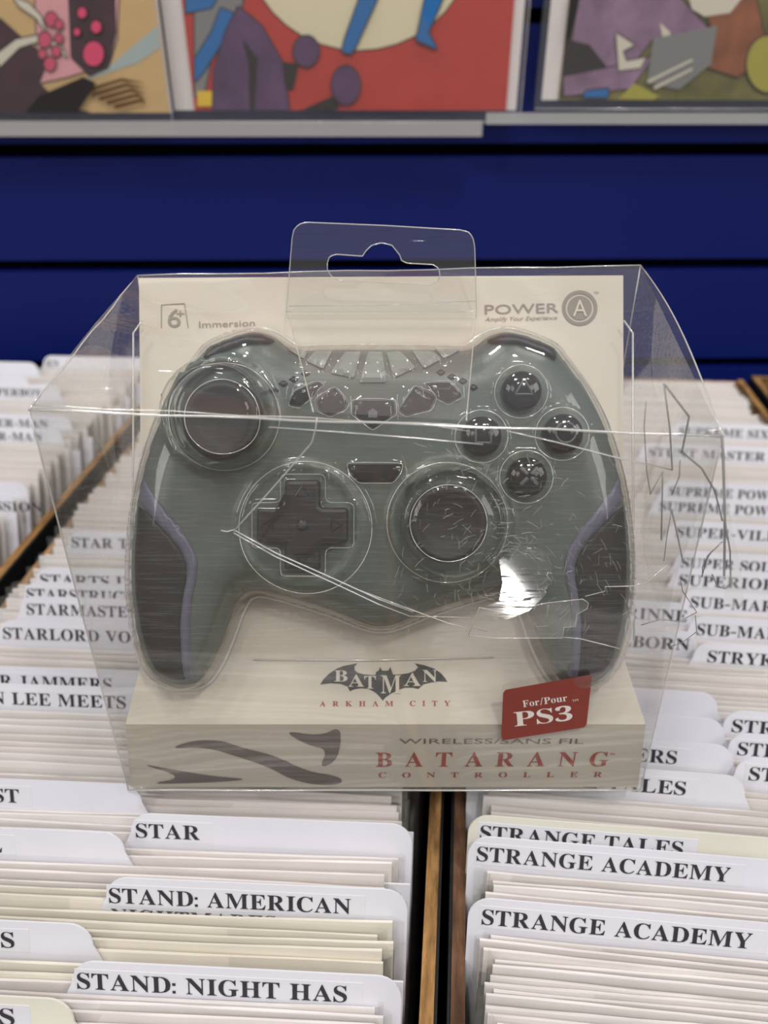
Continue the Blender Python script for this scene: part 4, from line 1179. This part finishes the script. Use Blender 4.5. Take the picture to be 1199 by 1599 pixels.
def wall_comic(name, label, px_l, px_r, py_b, Y, tilt, base, shapes, board_px, sleeve_px, sleeve_b):
    """comic standing on its ledge: cover with abstract shapes, board behind, clear sleeve"""
    b0 = on_y((px_l + px_r) / 2, py_b, Y)
    root = empty('comic_book', b0)
    def pl(x, y, d=0): return on_y(x, y, Y - d) - b0
    x0, x1, z0 = pl(px_l, py_b).x, pl(px_r, py_b).x, 0
    Hh = .258
    c = MB(); c.box((x0, 0, z0), (x1, .0012, z0 + Hh)); cov = c.build('cover', A[base], root)
    for i, (m, pts) in enumerate(shapes):
        d = .0002 + .00012 * i
        if len(pts) == 4 and isinstance(pts[0], (int, float)):
            cx, cy, rx, ry = pts
            pts = [(cx + rx * math.cos(t), cy + ry * math.sin(t)) for t in [2 * math.pi * k / 36 for k in range(36)]]
        P = [pl(x, y, d) for x, y in pts]
        P = [Vector((min(max(p.x, x0), x1), -d, min(max(p.z, z0), Hh))) for p in P]
        if sum(P[k].x * P[(k+1) % len(P)].z - P[(k+1) % len(P)].x * P[k].z for k in range(len(P))) < 0: P = P[::-1]
        if m not in ('inkbrown', 'dark') and len(pts) > 5 or m in ('purple', 'lilac', 'blue2', 'orange'):
            P2 = offset(resample(np.array([(p.x, p.z) for p in P]), .001), .0007)
            P2 = [Vector((min(max(x, x0), x1), -d + .00005, min(max(z, z0), Hh))) for x, z in P2]
            b = MB(); b.poly(P2); b.build('ink_outline', A['dark'], cov)
        b = MB(); b.poly(P); b.build('printed_shape', A[m], cov)
    b = MB(); bx0, bx1 = pl(board_px[0], py_b).x, pl(board_px[1], py_b).x
    b.box((bx0, .0013, z0 - .0002), (bx1, .0022, z0 + Hh + .006)); b.build('backing_board', M['board'], root)
    sx0, sx1 = pl(sleeve_px[0], py_b).x, pl(sleeve_px[1], py_b).x
    sz = pl(px_l, sleeve_b).z
    s = MB()
    gridquad(s, Vector((sx0, -.0022, sz)), Vector((sx1, -.0022, sz)), Vector((sx1, -.0016, z0 + Hh + .01)), Vector((sx0, -.0016, z0 + Hh + .01)), 20, 24, lambda a, t: Vector((0, .0005 * math.sin(9 * a + 5 * t), 0)))
    gridquad(s, Vector((sx1, .0028, sz)), Vector((sx0, .0028, sz)), Vector((sx0, .0028, z0 + Hh + .01)), Vector((sx1, .0028, z0 + Hh + .01)), 2, 2)
    s.build('clear_sleeve', M['sleeve'], root, True)
    e = MB(); e.tube([Vector((sx0, -.0022, sz)), Vector((sx1, -.0022, sz))], .0004, 5); e.tube([Vector((sx1, -.0022, sz)), Vector((sx1, -.0018, Hh))], .0004, 5)
    e.build('sleeve_edge', M['edge'], root, True)
    tag(root, label, 'comic book')
    return root
spots = [('pink', (x, y, r, r * 1.2)) for x, y, r in ((70, 62, 10), (78, 100, 9), (66, 84, 6), (88, 80, 7), (92, 60, 6), (80, 30, 9), (92, 38, 6), (146, 84, 16), (128, 20, 7), (150, 42, 8), (120, 50, 5))]
wall_comic('a', 'comic with pink spots, black mass and sand ground, leftmost on the blue wall', -150, 264, 176, .528, 0, 'sand',
    [('ice', [(175, 100), (265, 40), (265, 74), (215, 98), (120, 130)]), ('palepink', [(55, -5), (185, -5), (182, 60), (170, 100), (105, 120), (60, 130)]), ('maroon', [(108, -5), (178, -5), (180, 50), (168, 105), (140, 118), (112, 90)]),
     ('maroon', [(-150, 20), (0, 30), (45, 70), (75, 90), (60, 130), (100, 170), (140, 176), (-150, 178)]), ('offwhite', [(-5, 85), (25, 62), (60, 55), (95, 70), (106, 92), (85, 72), (55, 66), (30, 74), (0, 104)]),
     ('offwhite', [(20, -5), (45, 5), (64, 25), (72, 50), (56, 28), (30, 10)])] + spots +
    [('inkbrown', [(130 + 12 * k, 140 + 6 * k), (190 + 8 * k, 122 + 8 * k), (228, 130 + 8 * k), (188 + 8 * k, 127 + 8 * k), (132 + 12 * k, 146 + 6 * k)]) for k in range(5)] + [('dark', [(60, 150), (130, 120), (150, 130), (120, 176), (40, 176)])],
    (-160, 268), (-180, 269), 205)
wall_comic('b', 'red comic with cream circle and purple shapes, middle of the wall row', 304, 790, 172, .534, 0, 'red',
    [('cream2', (560, -90, 175, 168)), ('greyp', [(304, -5), (380, -5), (372, 40), (330, 90), (318, 150), (304, 150)]), ('blue2', [(290, -5), (340, -5), (330, 12), (290, 20)]), ('blue2', [(345, 12), (366, 22), (350, 60), (318, 112), (304, 128), (304, 92), (330, 50)]),
     ('yellow', [(308, 142), (331, 142), (331, 166), (308, 166)]), ('purple', [(372, 10), (408, 40), (440, 95), (452, 172), (332, 172), (334, 110), (352, 50)]), ('dark', [(378, 60), (402, 90), (398, 172), (390, 172), (388, 100)]),
     ('dark', [(440, 96), (466, 100), (458, 140), (446, 138)]), ('purple', (478, 80, 20, 24)), ('dark', [(470, 172), (520, 150), (530, 168), (520, 174)]), ('purple', (540, 133, 22, 30)),
     ('blue2', [(562, -5), (590, -5), (556, 70), (548, 84), (534, 80), (538, 62)]), ('blue2', [(664, -5), (692, -5), (668, 50), (682, 76), (650, 62), (654, 44)])],
    (272, 806), (270, 812), 190)
wall_comic('c', 'comic with muted purple and olive cover, right end of the wall row', 872, 1330, 156, .536, 0, 'olive',
    [('lilac', [(905, -5), (1060, -5), (1120, 60), (1090, 80), (1020, 60), (980, 110), (900, 150), (878, 140), (890, 80)]), ('dark', [(876, 60), (920, 70), (960, 120), (930, 150), (876, 152)]), ('lilac', [(880, 120), (1000, 96), (1024, 84), (984, 138), (880, 150)]),
     ('offwhite', [(962, 52), (990, 70), (972, 80), (978, 96), (1008, 90), (1000, 106), (966, 110)]), ('offwhite', [(1030, 35), (1046, 50), (1052, 88), (1040, 92)]), ('orange', [(1090, -5), (1180, -5), (1200, 90), (1150, 120), (1090, 100), (1110, 40)]),
     ('offwhite', [(1075, -5), (1160, -5), (1140, 20), (1100, 26), (1080, 14)]), ('greyp', [(1020, 60), (1120, 40), (1110, 100), (1060, 140), (1010, 130)]), ('green', [(965, 155), (990, 130), (1030, 150), (1020, 156)]), ('green', (1200, 100, 34, 44)),
     ('offwhite', [(1010, 126), (1080, 92), (1082, 95), (1012, 130)]), ('offwhite', [(1020, 136), (1080, 106), (1082, 109), (1022, 140)]), ('blue2', [(915, 142), (950, 138), (948, 152), (910, 152)]), ('dark', [(876, -5), (905, -5), (890, 60), (876, 62)])],
    (846, 1340), (835, 1350), 170)
# clear ledges that carry the comics
def ledge(label, x0p, x1p, yb, Y0, lip):
    a, b_ = on_y(x0p, yb, Y0), on_y(x1p, yb, Y0)
    root = empty('display_ledge', Vector(((a.x + b_.x) / 2, Y0, a.z)))
    hw = (b_.x - a.x) / 2
    m = MB(); m.box((-hw, 0, 0), (hw, YW - .004 - Y0, .0022)); m.build('shelf', M['acrylic'], root)
    m = MB(); m.box((-hw, -.0024, -.0012), (hw, -.0001, lip)); m.build('front_lip', M['lip'], root)
    tag(root, label, 'ledge')
ledge('clear plastic ledge under the red comic and the pink spotted comic', -200, 752, 209, .5235, .0072)
ledge('clear plastic ledge under the olive and purple comic', 758, 1420, 190, .5275, .0050)
